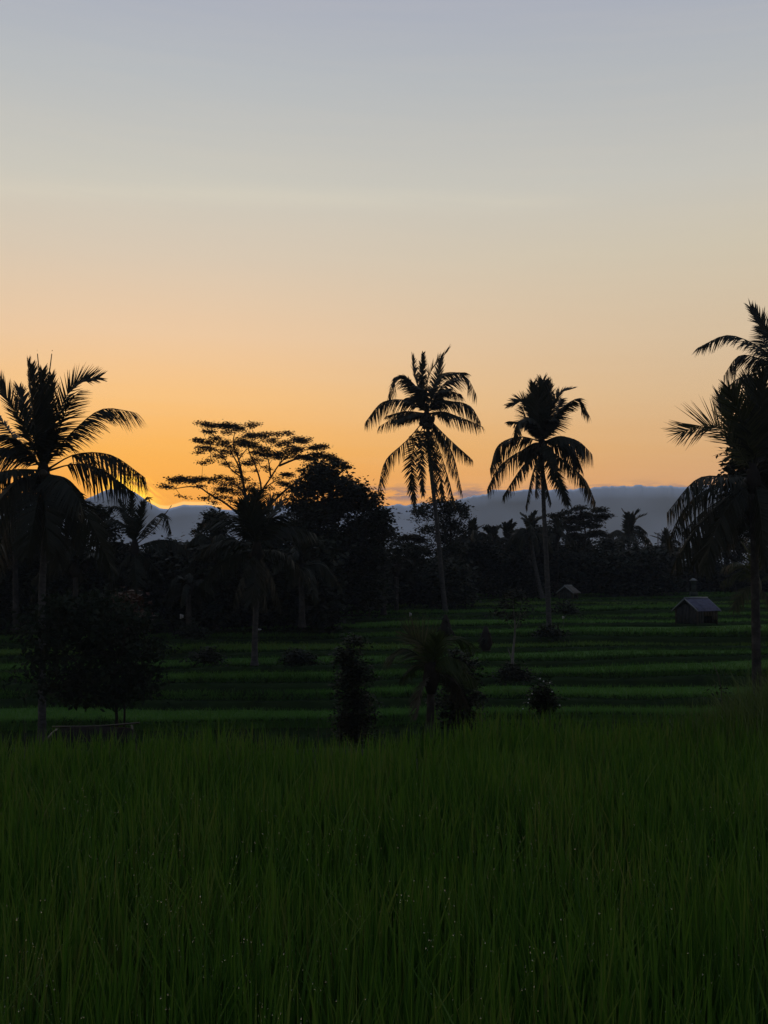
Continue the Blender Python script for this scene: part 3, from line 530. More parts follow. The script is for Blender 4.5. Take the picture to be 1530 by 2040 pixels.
# ------------------------------------------------------------------ trees
def leaves(C, Rr, n, size, root, flat=.35, sub=9):
    n = int(n * 1.9); size = size * 1.4 if size > .1 else size * 1.15
    """n leaves gathered in twigs inside ellipsoids C (k,3), Rr (k,3)"""
    C = np.asarray(C, float); Rr = np.asarray(Rr, float); k = len(C)
    vol = Rr.prod(1) ** .67; nt_ = max(1, n // sub); idx = rng.choice(k, nt_, p=vol / vol.sum())
    d = nrm(rng.normal(0, 1, (nt_, 3))) * (rng.random((nt_, 1)) ** .42)
    tw = C[idx] + d * Rr[idx]
    p = np.repeat(tw, sub, 0) + rng.normal(0, 1, (nt_ * sub, 3)) * size * np.array((1.3, 1.3, .7 if flat > .25 else .35))
    N = len(p); a = rng.uniform(0, 2 * math.pi, N); dip = rng.normal(-.2, flat, N)
    X = np.stack((np.cos(a) * np.cos(dip), np.sin(a) * np.cos(dip), np.sin(dip)), -1)
    Y = nrm(np.cross(X, np.array((0, 0, 1.)) + rng.normal(0, .45, (N, 3)))); s = (size * rng.uniform(.6, 1.3, N))[:, None]
    V = np.stack((p, p + X * s * .5 + Y * s * .30, p + X * s * 1.05, p + X * s * .48 - Y * s * .30), 1) - root
    return V.reshape(-1, 3), np.arange(N * 4).reshape(-1, 4)
def tree(label, base, Y, clumps, limbs, n, size, ml=None, mb=None, r0=.18, dyr=1.0, name='tree', cat='tree', grp=None, flat=.35, zb=None, sub=9):
    """clumps (px,py,rx,ry) and limbs (lists of pixels) turned into real places at distance Y, spread in depth"""
    Y = RY(Y); root = at(*base, Y)
    if zb is not None: root[2] = zb
    o = thing(name, root, label, cat, grp); k = Y / F; C, Rr = [], []
    xm = np.mean([c[0] for c in clumps]); hw = max(8, max(abs(c[0] - xm) for c in clumps))
    for (x, y, rx, ry) in clumps:
        q = math.sqrt(max(.05, 1 - ((x - xm) / hw) ** 2)); m_ = 2 if dyr > 0 else 1
        for _ in range(m_):
            dy = random.uniform(-1, 1) * q * hw * k * dyr; c = at(x, y, Y); c[1] += dy; C.append(c); Rr.append((rx * k, max(rx, ry) * k, ry * k))
    V, Q = leaves(C, Rr, n, size, root, flat, sub); quads('crown', V, Q, ml or m_leaf, o)
    parts = []
    for l in limbs:
        w_ = l[0]; P = [at(x, y, Y) for x, y in l[1:]]
        if l[1] == base: P[0] = root.copy()
        dd = random.uniform(-1, 1) * hw * k * .3 * dyr if l[1] != base else 0
        for j, p in enumerate(P): p[1] += dd * j / len(P)
        ws = [w_ * (1 - .72 * j / (len(P) - 1)) for j in range(len(P))]
        parts.append(tube(np.array(P), ws, 6, max(4, 3 * len(P))))
    # extra twigs reaching the clumps from the nearest limb point
    pool = np.vstack([np.array([at(x, y, Y) for x, y in l[1:]]) for l in limbs])
    for c, r in list(zip(C, Rr))[::2]:
        i = np.argmin(np.linalg.norm(pool - c + np.array((0, 0, .4)), axis=1)); a_ = pool[i]; mid = (a_ + c) / 2 + np.array((0, 0, -.08 * np.linalg.norm(c - a_)))
        parts.append(tube(np.array([a_, mid, c]), [r0 * .22, r0 * .15, r0 * .07], 4))
    V, Q = merge(parts); quads('trunk', V - root, Q, mb or m_bark, o, True)
    return o
alb = [(336,971,11,4),(355,959,14,6),(369,956,13,6),(385,953,12,6),(393,965,10,5),(362,988,6,3),(418,960,11,4),(432,958,9,4),(448,956,11,5),(437,967,9,4),(465,959,11,5),(492,960,10,5),(509,968,9,5),(448,980,11,4),(465,980,10,5),(434,989,10,4),(454,992,10,4),(418,997,8,4),(480,972,10,5),(500,975,9,5),
       (408,851,12,3),(429,856,13,5),(448,855,12,5),(434,877,12,6),(418,864,8,3),(404,884,12,5),(391,885,9,3),(423,886,9,5),(454,885,13,6),(465,860,13,6),(478,856,12,6),(492,861,13,6),(514,861,13,6),(528,870,11,5),(541,873,9,4),(476,877,14,6),(492,885,13,6),(509,889,11,6),(462,896,9,6),(445,899,9,5),(426,903,9,4),(410,910,8,4),(399,918,8,3),(454,918,9,4),(440,915,7,4),
       (489,919,12,4),(511,919,9,4),(520,899,11,6),(514,907,9,4),(533,904,12,6),(547,907,11,5),(563,910,11,5),(558,874,10,4),(572,862,7,4),(588,868,11,5),(574,882,10,4),(555,888,8,3),(588,888,11,5),(610,884,12,4),(624,888,12,4),(641,890,11,4),(588,901,12,5),(602,904,12,5),(618,910,12,5),(635,912,13,5),(654,914,14,6),(668,921,12,6),(681,923,10,6),(691,931,8,4),(575,900,10,4),(616,931,9,3),(602,940,7,4),(574,951,11,4),(555,959,9,4),(585,953,9,4),(569,964,10,4),(547,978,9,5),(590,966,9,5),(612,945,8,5),(520,985,9,6),(500,990,10,6),(470,930,6,3),(466,935,5,3),(540,940,7,3),(503,932,6,3),(628,930,8,4)]
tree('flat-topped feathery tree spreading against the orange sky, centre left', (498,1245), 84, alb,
     [[.16,(498,1245),(496,1120),(494,1030)], [.12,(494,1030),(488,985),(480,950),(470,920),(455,895)], [.10,(494,1030),(486,965),(476,915),(466,885),(470,862)], [.09,(498,1030),(520,975),(513,940),(503,915),(494,890),(505,870)], [.08,(500,1030),(524,975),(540,952),(556,928),(580,905),(612,892)],
      [.06,(540,952),(536,925),(533,900),(545,880)], [.08,(556,928),(590,915),(635,905),(675,922)], [.11,(500,1040),(540,1003),(570,975),(590,960),(615,942),(628,925)], [.09,(494,1040),(445,1000),(415,983),(400,972),(375,970),(350,974)], [.05,(480,950),(460,935),(440,905),(420,890)], [.05,(524,975),(548,958),(572,950)],
      [.05,(488,985),(470,965),(445,960)], [.05,(476,915),(492,895),(512,885)], [.04,(556,928),(570,895),(585,870)]],
     18500, .105, m_leaf2, m_bark, .10, .55, flat=.2, sub=7)
def fill(cx, top, bot, hw, n, shape=1.0):
    out = []
    for _ in range(n):
        v = random.random(); y = top + (bot - top) * v; w = hw * min(1, (v * 2.2 + .12) ** .6) * shape; x = cx + random.uniform(-1, 1) * w * .85
        r = hw * random.uniform(.08, .23); out.append((x, y + r * .4, r, r * random.uniform(.6, .9)))
    return out
dense = [(640,935,18,10),(662,938,16,10),(625,950,18,12),(605,975,22,14),(690,958,18,12),(650,965,35,20),(712,980,18,12),(735,1000,20,14),(600,1010,30,18),(690,1000,40,25),(750,1030,22,16),(640,1020,45,28),(765,1060,18,16),(720,1060,40,30),(600,1060,40,30),(660,1090,60,40),(740,1110,35,30),(590,1120,40,35),(680,1150,70,45),(620,1180,50,40),(730,1175,40,40)]
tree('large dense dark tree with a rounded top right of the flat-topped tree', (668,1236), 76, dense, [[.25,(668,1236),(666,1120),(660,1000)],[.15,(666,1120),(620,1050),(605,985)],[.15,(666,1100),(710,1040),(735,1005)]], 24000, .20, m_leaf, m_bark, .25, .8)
def gtree(label, cx, top, base_y, hw, Y, n=5000, size=.2, ml=None, lo=None, mb=None, grp='trees of the forest edge', name='tree', nc=30, cat='tree', zb=None, dyr=.9):
    lo = lo or (base_y - (base_y - top) * .22); cl = fill(cx, top, lo, hw, nc); b = (cx + random.uniform(-.1, .1) * hw, base_y)
    my = top + (lo - top) * .55
    return tree(label, b, Y, cl, [[.012 * (base_y - top) * Y / F + .03, b, (cx, (my + base_y) / 2), (cx, my), (cx, top + 8)], [.1, (cx, my + 12), (cx - hw * .4, my - 5), (cx - hw * .7, top + (lo - top) * .3)], [.1, (cx, my + 12), (cx + hw * .4, my - 8), (cx + hw * .65, top + (lo - top) * .35)]],
                n, size, ml or m_leaf, mb or m_bark, .15, dyr, name, cat, grp, zb=zb)
gtree('small-leaved tree rising between the left palm and the glowing cloud', 195, 1000, 1256, 48, 66, 5000, .16)
gtree('broad dark tree at the left edge behind the left palm', 15, 1060, 1256, 80, 66, 9000)
gtree('dark round tree under the left palm crown', 120, 1085, 1256, 62, 68, 9000)
gtree('dark tree below the palm in front of the glowing cloud', 235, 1090, 1256, 62, 70, 9000)
gtree('low dark tree in the dip of the skyline left of the flat-topped tree', 335, 1088, 1256, 58, 70, 9000)
gtree('leafy tree with small tufts at the left shoulder of the dark slim palm', 425, 1008, 1252, 42, 74, 6000, .17)
gtree('dark broad tree right behind the slim trunk of the dark palm', 540, 1040, 1250, 62, 74, 11000)
gtree('dark leafy tree at the right foot of the large dense tree', 745, 1070, 1236, 46, 84, 5500)
gtree('ragged tree left of the tallest palm trunk, below the small flat-topped tree', 815, 1088, 1222, 42, 88, 5000, .17)
tree('small flat-topped tree left of the tallest palm trunk', (818,1225), 92, [(800,1072,14,4),(820,1070,16,4),(838,1076,9,4),(790,1082,8,3),(812,1086,12,3),(835,1092,9,3),(848,1098,9,4),(795,1112,14,5),(830,1118,14,5)], [[.16,(818,1225),(818,1130),(822,1095),(826,1075)],[.05,(820,1110),(805,1085),(798,1074)],[.05,(820,1115),(835,1100),(850,1094)]], 2600, .15, m_leaf2, m_bark, .12, .5, grp='trees of the forest edge', flat=.2)
tree('bushy tree directly behind the tallest palm trunk, spreading to both sides', (897,1215), 94, [(835,1020,14,7),(850,1010,14,8),(872,1000,16,8),(895,1008,20,12),(918,1012,16,10),(925,1025,10,10),(880,1025,24,12),(850,1030,12,6),(858,1056,18,6),(842,1056,10,5),(900,1045,26,14),(920,1060,14,10),(885,1070,22,12),(825,1036,7,3),(905,1090,20,12),(880,1100,16,10),(862,1086,14,5)],
     [[.2,(897,1215),(897,1110),(898,1060),(895,1020)],[.08,(897,1090),(870,1065),(848,1056)],[.08,(897,1070),(865,1035),(840,1022)],[.06,(897,1050),(915,1030),(920,1012)]], 4300, .15, m_leaf, m_bark, .16, .6, grp='trees of the forest edge')
gtree('dark tree in the gap between the two middle palms, left half', 945, 1066, 1205, 48, 100, 6000, .2, m_leaf_blue)
gtree('dark tree in the gap between the two middle palms, right half', 1025, 1058, 1200, 46, 104, 6500, .2, m_leaf_blue)
gtree('dark tree behind the trunk of the shorter middle palm', 1085, 1054, 1196, 40, 106, 6000, .2, m_leaf_blue)
tree('feathery layered tree on the skyline right of the shorter middle palm', (1165,1190), 108, [(1110,1026,10,4),(1128,1020,9,4),(1155,1012,8,5),(1165,1022,10,5),(1150,1030,12,5),(1130,1036,14,6),(1175,1028,10,4),(1192,1016,10,4),(1202,1028,12,4),(1188,1036,10,4),(1160,1042,14,5),(1180,1048,12,4),(1120,1048,10,4),(1145,1052,12,5),(1190,1060,14,4),(1208,1066,10,3),(1172,1066,12,4),(1140,1066,10,4),(1108,1040,9,4)],
     [[.16,(1165,1190),(1163,1100),(1166,1060),(1158,1018)],[.06,(1164,1085),(1145,1060),(1120,1035)],[.06,(1164,1080),(1180,1050),(1200,1030)],[.05,(1164,1095),(1150,1070),(1135,1050)]], 5200, .16, m_leaf2, m_bark, .12, .5, grp='trees of the forest edge', flat=.2)
gtree('dark round tree left of the distant skyline palm', 1212, 1076, 1190, 34, 112, 5000, .2, m_leaf_blue)
gtree('dark tree under the feathery skyline tree', 1148, 1070, 1192, 40, 112, 6000, .2, m_leaf_blue)
gtree('small dark tree right of the distant skyline palm', 1292, 1086, 1188, 30, 118, 4500, .19, m_leaf_blue)
gtree('small dark tree at the foot of the far tower', 1330, 1090, 1187, 28, 120, 3800, .19, m_leaf_blue)
gtree('sparse tree behind the drooping fronds of the right edge palm', 1400, 1075, 1186, 46, 112, 2600, .2, m_leaf_blue)
gtree('sparse tree just left of the trunk of the right edge palm', 1462, 1050, 1186, 36, 108, 2000, .2, m_leaf_blue)
gtree('tree right of the trunk of the right edge palm', 1535, 1050, 1186, 40, 108, 2600, .2, m_leaf_blue)
gtree('tree filling the gap below the distant skyline palm', 1256, 1112, 1188, 30, 122, 3500, .2, m_leaf_blue)
# near ones
yt = [(150,1205,24,16),(185,1192,22,14),(205,1215,28,18),(118,1222,20,14),(245,1215,22,14),(170,1240,34,22),(225,1250,34,24),(270,1240,20,16),(100,1255,18,12),(60,1262,16,10),(130,1275,32,22),(190,1290,40,28),(250,1290,32,22),(295,1300,24,14),(305,1285,12,8),(75,1305,18,12),(60,1345,14,10),(105,1325,26,20),(165,1345,38,26),(230,1340,38,24),(280,1345,28,20),(312,1335,10,8),(95,1375,22,14),(140,1390,24,12),(200,1385,34,14),(255,1380,28,14),(290,1375,14,10),(45,1235,12,8)]
tree('young tree with big drooping leaves in front of the left palm trunk', (230,1470), 37, yt,
     [[.07,(230,1470),(231,1400),(215,1320),(190,1230)],[.04,(228,1380),(270,1320),(300,1290)],[.04,(225,1370),(150,1320),(90,1260)],[.03,(222,1350),(150,1370),(100,1380)],[.03,(225,1360),(250,1250),(240,1200)]], 3900, .155, m_leaf_big, m_bark, .05, .7, name='young_tree', grp=None, zb=-3.4, flat=.7, sub=5)
tree('rusty red-leaved bush behind the young broad-leaved tree', (250,1300), 41, [(232,1198,14,8),(252,1192,16,8),(262,1202,12,8),(245,1212,20,12),(255,1235,24,16)], [[.05,(250,1300),(248,1240),(246,1200)]], 1100, .13, m_leaf_red, m_bark, .04, .5, name='bush', cat='bush', zb=-3.7)
tree('narrow dark column of creeper-covered bush left of the young palm', (705,1480), 28, [(690,1300,18,16),(705,1280,16,12),(700,1320,24,20),(720,1345,22,24),(690,1360,22,22),(705,1390,30,24),(715,1420,34,24),(690,1430,28,20),(705,1460,36,20),(678,1312,10,8)], [[.06,(705,1480),(704,1400),(702,1300)],[.012,(718,1300),(717,1270),(716,1262)]], 3600, .085, m_leaf, m_bark, .04, .6, name='bush', cat='bush', zb=-2.6)
tree('dark rounded bush behind the young palm, right side', (905,1450), 30, [(908,1308,24,12),(932,1325,20,14),(893,1335,22,14),(915,1360,34,24),(935,1390,24,20),(900,1400,36,24),(920,1430,40,20)], [[.04,(905,1450),(908,1390),(910,1310)]], 2600, .10, m_leaf, m_bark, .04, .6, name='bush', cat='bush', zb=-2.7)
fb = tree('dark flowering bush with a few white blossoms at the far edge of the field', (1082,1440), 17, [(1080,1362,10,8),(1076,1378,14,10),(1090,1385,14,10),(1070,1398,14,10),(1085,1408,20,12),(1095,1400,14,10)], [[.02,(1082,1440),(1080,1400),(1078,1365)],[.01,(1080,1400),(1092,1380),(1096,1370)]], 1100, .045, m_leaf, m_bark, .015, .6, name='bush', cat='bush', zb=-1.3)
r_ = np.array(fb.location)
for (x, y) in [(1083,1357),(1095,1360),(1076,1352),(1060,1382),(1054,1393),(1100,1378),(1115,1405),(1042,1412),(1052,1400)]:
    c = at(x, y, 16.8) - r_; V, Q = blob(c, (.011, .011, .009), 6, 4); quads('blossom', V, Q, m_flower, fb, True)
ft = tree('slim bare forked tree with a thin crown on a terrace right of the young palm', (1020,1342), 49, [(1012,1203,16,6),(1037,1190,14,6),(998,1222,12,5),(1030,1228,14,5),(1050,1212,12,5),(1022,1180,10,5)], [[.07,(1020,1342),(1022,1300),(1026,1255),(1022,1205)],[.05,(1017,1340),(1020,1318),(1012,1292)],[.025,(1024,1260),(1035,1230),(1040,1205)]], 420, .11, m_leaf2, m_bark_pale, .05, .6, grp=None)
for lab, x, y, Y, n in [('leafy low bush on the terrace edge left of the forked tree, around its foot', 1020, 1350, 48.5, 900), ('dark bush on a lower left terrace beside the slim grey trunk', 595, 1320, 50.5, 900), ('low bush at the foot of the lost slim palm on the left terrace', 377, 1266, 58, 700),
                        ('dark bush at the foot of the shorter middle palm', 1096, 1268, 63, 700), ('round dark bush on the terrace right of the shorter middle palm', 1122, 1222, 73, 600), ('small bush on the left lower terrace, right of the young tree', 410, 1318, 50.5, 500)]:
    tree(lab, (x, y), Y, [(x - 16, y - 6, 14, 6), (x + 12, y - 8, 14, 8), (x - 3, y - 11, 12, 8), (x + 22, y - 3, 12, 5), (x + random.uniform(-8, 8), y - 20, 6, 7)], [[.03, (x, y), (x, y - 12), (x + 2, y - 28)]], n, .11, m_leaf, m_bark, .02, .6, name='bush', cat='bush', grp='bushes on the terraces')
tree('dense dark leafy tree behind the crown of the right edge palm', (1545,1400), 48, [(1500,850,22,20),(1535,820,30,24),(1560,860,40,30),(1490,890,20,22),(1520,900,36,30),(1475,930,16,20),(1500,960,34,30),(1550,950,40,40),(1480,990,22,22),(1530,1010,40,30),(1580,1000,40,40),(1500,1045,26,18),(1550,1060,36,20),(1470,1030,12,12),(1600,900,40,40)],
     [[.2,(1545,1400),(1545,1150),(1540,960)],[.1,(1545,1100),(1510,1000),(1490,930)],[.1,(1545,1080),(1580,980),(1590,900)]], 9000, .2, m_leaf, m_bark, .15, .7, zb=-3.9)
# dark undergrowth filling the forest floor
def belt(name, label, x0, x1, Y0, Y1, ytop, ybot, n, size, m):
    C, Rr = [], []
    for _ in range(300):
        x = random.uniform(x0, x1); Y = random.uniform(Y0, Y1); yt = ytop(x) ; y = random.uniform(yt, ybot(x)); k = Y / F; r = random.uniform(14, 30)
        C.append(at(x, y, Y)); Rr.append((r * k, r * k, r * k * .7))
    V, Q = leaves(C, Rr, n, size, np.zeros(3)); return tag(quads(name, V, Q, m), label, 'undergrowth', kind='stuff')
belt('undergrowth', 'dark tangled undergrowth filling the forest edge on the left half', -90, 650, 60.5, 66, lambda x: 1108 + 10 * math.sin(x / 21), lambda x: 1244, 42000, .28, m_leaf)
belt('undergrowth', 'dark tangled undergrowth under the trees in the middle', 560, 920, 76, 81, lambda x: 1136 + 14 * math.sin(x / 30), lambda x: 1206, 22000, .26, m_leaf)
belt('undergrowth', 'dark tangled undergrowth under the trees behind the upper terraces', 860, 1330, 90, 100, lambda x: 1100 + 9 * math.sin(x / 17), lambda x: 1186, 36000, .3, m_leaf_blue)
belt('undergrowth', 'dim undergrowth behind the hut and the right edge palm', 1280, 1660, 96, 106, lambda x: 1138 + 8 * math.sin(x / 23), lambda x: 1182, 24000, .3, m_leaf_blue)
belt('far_wood', 'far hazy wood closing the horizon behind everything', -300, 1900, 190, 260, lambda x: 1138, lambda x: 1168, 36000, .7, m_leaf_blue)

# ------------------------------------------------------------------ huts
def hut(label, corner, Y, a, Lr, Wd, he, hr, mr, zb, simple=False):
    Y = RY(Y); root = at(*corner, Y); root[2] = zb; o = thing('field_hut', root, label, 'hut', None); o.rotation_euler = (0, 0, a)
    # local frame: x along the ridge, y across; the near corner of the long wall is the origin
    ov = .16
    def panel(name, x0, x1, y0, y1, z0, z1, m):
        V, Q = box(((x0+x1)/2, (y0+y1)/2, (z0+z1)/2), (abs(x1-x0), abs(y1-y0), abs(z1-z0))); return quads(name, V, Q, m, o)
    for x, y in ((0, 0), (Lr, 0), (0, Wd), (Lr, Wd)): panel('post', x-.035, x+.035, y-.035, y+.035, -.15, he+.02, m_wall_b)
    nb_ = 6
    for k in range(nb_):                                      # gable boards, open gable above
        y0 = .04 + (Wd - .08) * k / nb_; y1 = .04 + (Wd - .08) * (k + 1) / nb_ - .012; yc = (y0 + y1) / 2; top = he + (hr - he) * (1 - abs(yc - Wd/2) / (Wd/2)) * .55
        panel('board', -.012 + .004 * (k % 2), .012 + .004 * (k % 2), y0, y1, -.1, top, m_wall)
        panel('board', Lr-.012, Lr+.012, y0, y1, -.1, top, m_wall)
    x = .04; k = 0
    while x < Lr - .06:                                       # long wall: boards left, dark opening, sacking right
        x1 = min(x + .26, Lr - .04); q = x / Lr
        if q < .28: panel('board', x, x1 - .01, -.012, .012, -.05, he, m_wall)
        elif q < .62: panel('board', x, x1 - .01, -.012, .012, he * .45, he, m_wall_b)
        else: panel('board', x, x1 - .01, -.014, .010, he * .18, he, m_wall_b)
        panel('board', x, x1 - .01, Wd-.012, Wd+.012, -.05, he, m_wall)
        x = x1
    for s in (0, 1):                                          # corrugated sheets
        ns = 3; span = (Lr + 2 * ov) / ns
        for q in range(ns):
            xa = -ov + span * q; n = 22; X = np.linspace(xa, xa + span + .03, n); zc = .016 * np.cos(np.arange(n) * math.pi / 1.5 + q); lift = .006 * q
            ye = -ov if s == 0 else Wd + ov; ze = he - (hr - he) * ov / (Wd / 2)
            top = np.stack((X, np.full(n, Wd / 2 + (-.01 if s == 0 else .01)), hr + zc + lift), -1); bot = np.stack((X, np.full(n, ye), ze + zc + lift + random.uniform(-.01, .01)), -1)
            V = np.vstack((top, bot, top - (0, 0, .012), bot - (0, 0, .012))); i = np.arange(n - 1)
            Q = np.vstack((np.stack((i, i+1, i+n+1, i+n), -1), np.stack((i+2*n, i+3*n, i+3*n+1, i+2*n+1), -1), np.stack((i+n, i+n+1, i+3*n+1, i+3*n), -1)))
            quads('roof_sheet', V, Q, mr, o)
    V, Q = tube(np.array([(-ov-.01, Wd/2, hr+.035), (Lr/2, Wd/2, hr+.04), (Lr+ov+.01, Wd/2, hr+.035)]), [.045]*3, 6); quads('ridge_cap', V, Q, m_tin_edge, o)
    for xx in (-ov - .02, Lr + ov + .02):
        for s in (-1, 1):
            ye = Wd/2 + s * (Wd/2 + ov); ze = he - (hr - he) * ov / (Wd / 2)
            p0 = np.array((xx, Wd/2, hr)); p1 = np.array((xx, ye, ze)); wv = np.array((.02, 0, 0)); hv = np.array((0, 0, .05))
            V = np.array([p0-wv-hv, p0+wv-hv, p0+wv+hv*.6, p0-wv+hv*.6, p1-wv-hv, p1+wv-hv, p1+wv+hv*.6, p1-wv+hv*.6]); Q = [(0,1,5,4),(1,2,6,5),(2,3,7,6),(3,0,4,7),(0,3,2,1),(4,5,6,7)]
            quads('bargeboard', V, Q, m_tin_edge, o)
    return o
hut('small field hut with a bluish corrugated roof on the right terraces', (1390,1241), 67.5, R(38), 1.8, 1.48, .76, 1.34, m_tin, float(at(1390,1241,RY(67.5))[2]) + .02)
hut('small hut with one pale roof slope at the forest edge behind the shorter middle palm', (1140,1192), 88, R(58), 1.0, 1.0, .42, .8, m_tin_pale, float(at(1128,1190,RY(88))[2]))

# ------------------------------------------------------------------ shade net, tower, shrine, flags
root = at(95, 1500, 12.4); root[2] = .1
cov = thing('net_cover', root, 'low dark net cover draped over a ridge pole among the rice at the left', 'net cover')
def A(x, y, Y): return at(x, y, Y) - root
nx = 26; prof = []
V = []
for i in range(nx):
    f = i / (nx - 1); xt = 118 + (262 - 118) * f; yt = 1450 - 4 * math.sin(f * 3.1)
    for q in range(7):
        g = q / 6; x = xt + (g - .0) * (-26 * (1 - f) + 22 * f) ; y = yt + 32 * g ** 1.3 + 2.0 * mnoise.noise(Vector((f * 9, g * 3, 0))); V.append(A(x, y, 12.5 - .55 * g + .04 * mnoise.noise(Vector((f * 12, g * 2, 4)))))
    for q in range(1, 5):
        g = q / 4; V.append(A(xt, yt + 26 * g, 12.5 + .6 * g))
m7 = 11; Q = []
order = []
for i in range(nx - 1):
    for q in range(6): a_ = i * m7 + q; Q.append((a_, a_ + 1, a_ + m7 + 1, a_ + m7))
    a_ = i * m7; Q.append((a_, a_ + m7, a_ + m7 + 7, a_ + 7))
    for q in range(7, 10): a_ = i * m7 + q; Q.append((a_, a_ + m7, a_ + m7 + 1, a_ + 1))
quads('net', np.array(V), Q, m_net, cov, True)
for nm, p in (('ridge_pole', [A(104,1448,12.5), A(190,1447,12.5), A(278,1440,12.5)]), ('prop', [A(92,1475,12.0), A(104,1460,12.2), A(117,1452,12.5)]), ('prop', [A(262,1445,12.5), A(268,1470,12.3), A(272,1500,12.2)]), ('prop', [A(112,1452,12.4), A(116,1470,12.3), A(118,1500,12.2)])):
    V, Q = tube(np.array(p), [.011, .010, .009], 6, 6); quads(nm, V, Q, m_bamboo, cov, True)
tb = at(1317, 1160, 620); tb[2] = ZLAST; tw = thing('radio_tower', tb, 'faint far lattice tower on the horizon between the skyline palm and right palm', 'tower')
ht = float(at(1317, 1062, 620)[2]) - ZLAST
for sx in (-1, 1):
    for sy in (-1, 1):
        V, Q = tube(np.array([(sx*2.2, sy*2.2, 0), (sx*1.5, sy*1.5, ht*.5), (sx*1.25, sy*1.25, ht)]), [.28, .24, .2], 4); quads('leg', V, Q, m_steel, tw)
for k in range(11):
    z = ht * (k + 1) / 11; r = np.interp(z, (0, ht*.5, ht), (2.2, 1.5, 1.25)); zp = ht * k / 11; rp = np.interp(zp, (0, ht*.5, ht), (2.2, 1.5, 1.25)); ps = []
    for (a_, b_) in (((-1,-1),(1,-1)),((1,-1),(1,1)),((1,1),(-1,1)),((-1,1),(-1,-1))):
        ps.append(tube(np.array([(a_[0]*r, a_[1]*r, z), (b_[0]*r, b_[1]*r, z)]), [.14, .14], 4)); ps.append(tube(np.array([(a_[0]*rp, a_[1]*rp, zp), (b_[0]*r, b_[1]*r, z)]), [.1, .1], 4))
    V, Q = merge(ps); quads('brace', V, Q, m_steel, tw)
sr = at(1382, 1186, 84.5); sh = thing('shrine', sr, 'small pale-capped shrine on a greenish pillar behind the hut', 'shrine')
for nm, c, s, m in (('plinth', (0,0,.1), (.5,.5,.3), m_shrine), ('pillar', (0,0,.55), (.26,.26,.6), m_shrine), ('niche', (0,0,.98), (.34,.34,.26), m_shrine)):
    V, Q = box(c, s); quads(nm, V, Q, m, sh)
V = np.array([(-.28,-.28,1.11),(.28,-.28,1.11),(.28,.28,1.11),(-.28,.28,1.11),(-.05,-.05,1.3),(.05,-.05,1.3),(.05,.05,1.3),(-.05,.05,1.3)]); quads('roof', V, [(0,3,2,1),(0,1,5,4),(1,2,6,5),(2,3,7,6),(3,0,4,7),(4,5,6,7)], m_tin_edge, sh)
for lab, x, y, Y, w, h_ in (('white scrap of plastic on a stick in front of the dark forest, left', 362, 1228, 60, 7, 10), ('flat white scrap beside the slim grey trunk on the left terrace', 516, 1254, 60, 9, 4), ('small pale scrap on a stick at the far edge of the middle terraces', 818, 1224, 73, 4, 8),
                            ('small white scrap low on a stick right of the shorter middle palm', 1122, 1230, 70, 4, 6)):
    Y = RY(Y); k = Y / F; c = at(x, y, Y); fo = thing('scarer_flag', c - (0, 0, .8), lab, 'flag', 'white scraps on sticks in the paddies')
    V, Q = tube(np.array([(0, 0, -.4), (.01, 0, .3), (.0, 0, .9)]), [.012, .012, .01], 4); quads('stick', V, Q, m_bamboo, fo)
    V = np.array([(i * w * k / 3, .04 * math.sin(i * 2), .8 + (.5 - j) * h_ * k * (1 - .15 * i)) for i in range(4) for j in (0, 1)]); V2 = V + (0, .012, 0); VV = np.vstack((V, V2)); Q = [(2*i, 2*i+1, 2*i+3, 2*i+2) for i in range(3)] + [(8+2*i, 8+2*i+2, 8+2*i+3, 8+2*i+1) for i in range(3)] + [(2*i, 2*i+2, 8+2*i+2, 8+2*i) for i in range(3)] + [(2*i+1, 8+2*i+1, 8+2*i+3, 2*i+3) for i in range(3)]
    quads('rag', VV - (w * k / 2, 0, 0), Q, m_white, fo)
# dry bent stalk at the right
root = at(1440, 1440, 14); root[2] = -.3
st_ = thing('dry_stalk', root, 'thin bent dry stalk standing above the grass mound near the right edge', 'plant')
V, Q = tube(np.array([np.zeros(3), at(1438,1395,14)-root, at(1434,1355,14)-root, at(1422,1325,14)-root]), [.014, .012, .009, .004], 5, 12); quads('stem', V, Q, m_bamboo, st_, True)
V, Q = leaves([at(1430,1375,14), at(1436,1390,14)], [(.05,.05,.05)]*2, 16, .05, root, sub=2); tag(quads('leaf_tuft', V, Q, m_leaf_big, st_), kind='stuff')
# broad pale blades at the field's far edge
for lab, x, Y, sgn in (('pale broad-leaved plant with spread blades left of the palm base', 30, 12.0, 1), ('upright broad pale leaf below the young palm at the edge of the field', 835, 11.9, -1)):
    root = at(x, 1475, Y); root[2] = .0; p = thing('broad_leaved_plant', root, lab, 'plant')
    for k in range(5):
        a_ = random.uniform(-1.2, 1.2) if k else .15; ln = .98 if k == 0 else random.uniform(.7, .95); t = np.linspace(0, 1, 7)
        P = np.stack((np.sin(a_) * t ** 1.5 * .35, .05 * t * k, ln * t - .1 * abs(a_) * t ** 2), -1)[None]; wv = np.zeros_like(P); wv[0, :, 0] = .028 * np.sin(np.pi * np.clip(t * .95 + .05, 0, 1)); wv[0, :, 1] = .012
        V, Q = strips(P, wv); quads('leaf', V, Q, m_leaf_big if k else m_bank, p, True)

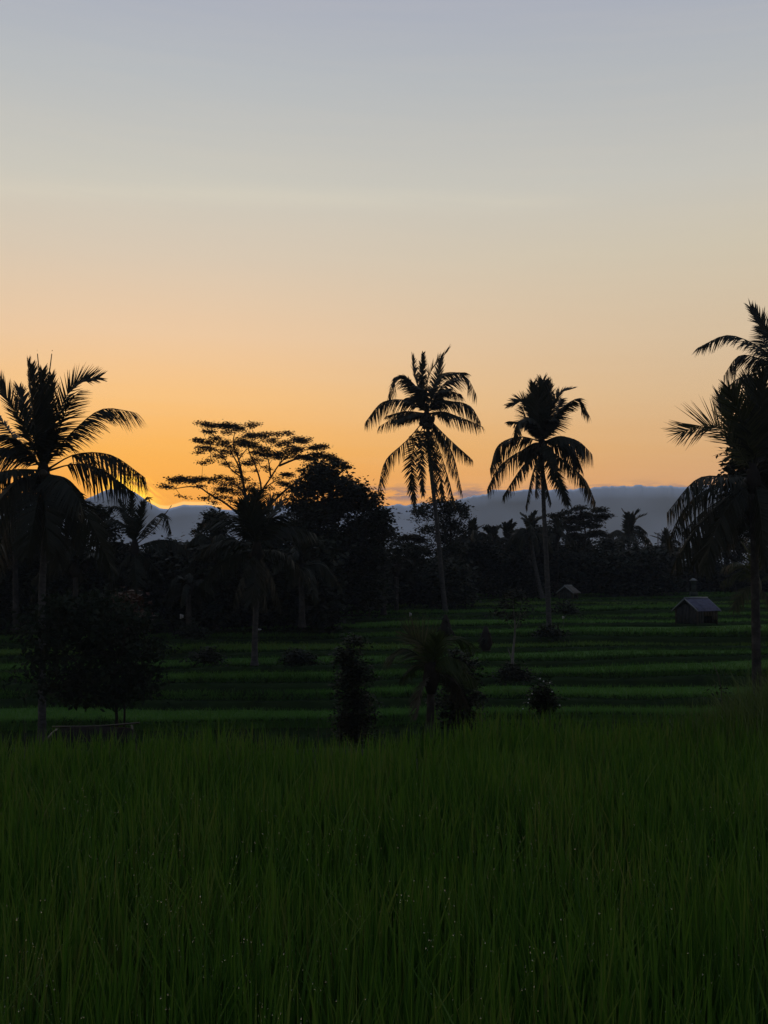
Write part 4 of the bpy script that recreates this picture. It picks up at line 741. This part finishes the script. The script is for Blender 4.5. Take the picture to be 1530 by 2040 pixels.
# ------------------------------------------------------------------ cloud bank
top_px = [(-4000,960),(-400,990),(0,1000),(150,1003),(178,990),(210,975),(235,972),(255,973),(275,984),(300,1000),(318,1009),(335,1011),(365,1002),(395,1003),(420,1003),(440,1010),(500,1012),(560,1003),(600,1001),(640,1002),(700,1006),(740,1004),(800,1000),(860,995),(905,992),(925,985),(945,981),(970,981),(982,972),(1010,969),(1060,970),(1120,972),(1180,967),(1250,966),(1340,967),(1400,970),(1530,972),(1900,985),(5500,960)]
Dc = 4000.0; azs_ = np.radians(np.linspace(-62, 62, 2600)); pxs = 765 + F * np.tan(azs_); tp = np.interp(pxs, *zip(*top_px))
V = []; KV = 15
for a_, px_, ty in zip(azs_, pxs, tp):
    sc_ = 1.0
    bump_ = 5.2 * mnoise.noise(Vector((px_ * .021, 0, 1))) + 3.0 * mnoise.noise(Vector((px_ * .06, 3, 1))) + 1.6 * mnoise.noise(Vector((px_ * .17, 5, 1)))
    if px_ < 480 or abs(px_) > 3000: bump_ *= .35
    zt_ = H + ((1160 - (ty - bump_)) / F) * Dc
    for j in range(KV):
        f = j / (KV - 1)
        if j < KV - 4: z = -60 + (zt_ + 40) * (f / ((KV - 5) / (KV - 1))) ** 1.0; r = Dc + 40 * mnoise.noise(Vector((a_ * 9, z * .004, 2))) + 14 * mnoise.noise(Vector((a_ * 30, z * .012, 6)))
        else: q = (j - (KV - 5)) / 4; z = -20 + zt_ + 20 * math.sin(q * math.pi / 2); r = Dc + 250 * (1 - math.cos(q * math.pi / 2))
        V.append((math.sin(a_) * r, math.cos(a_) * r, z))
n_ = len(azs_); a = (np.arange(n_ - 1) * KV)[:, None] + np.arange(KV - 1)[None]
tag(quads('cloud_bank', V, np.stack((a, a + KV, a + KV + 1, a + 1), -1), m_cloud, smooth=True), 'long blue-grey cloud bank lying on the horizon', kind='structure')

# ------------------------------------------------------------------ thin morning haze
V, Q = box((0, 340, 9), (1400, 760, 29)); hm = bpy.data.materials.new('haze'); hm.use_nodes = True; ht_ = hm.node_tree; ht_.nodes.clear()
pv = ht_.nodes.new('ShaderNodeVolumePrincipled'); pv.inputs['Color'].default_value = (.72, .84, 1, 1); pv.inputs['Density'].default_value = .00028; pv.inputs['Anisotropy'].default_value = .2
oo = ht_.nodes.new('ShaderNodeOutputMaterial'); ht_.links.new(pv.outputs[0], oo.inputs['Volume'])
tag(quads('haze', V, Q, hm), 'thin blue morning haze', kind='stuff')
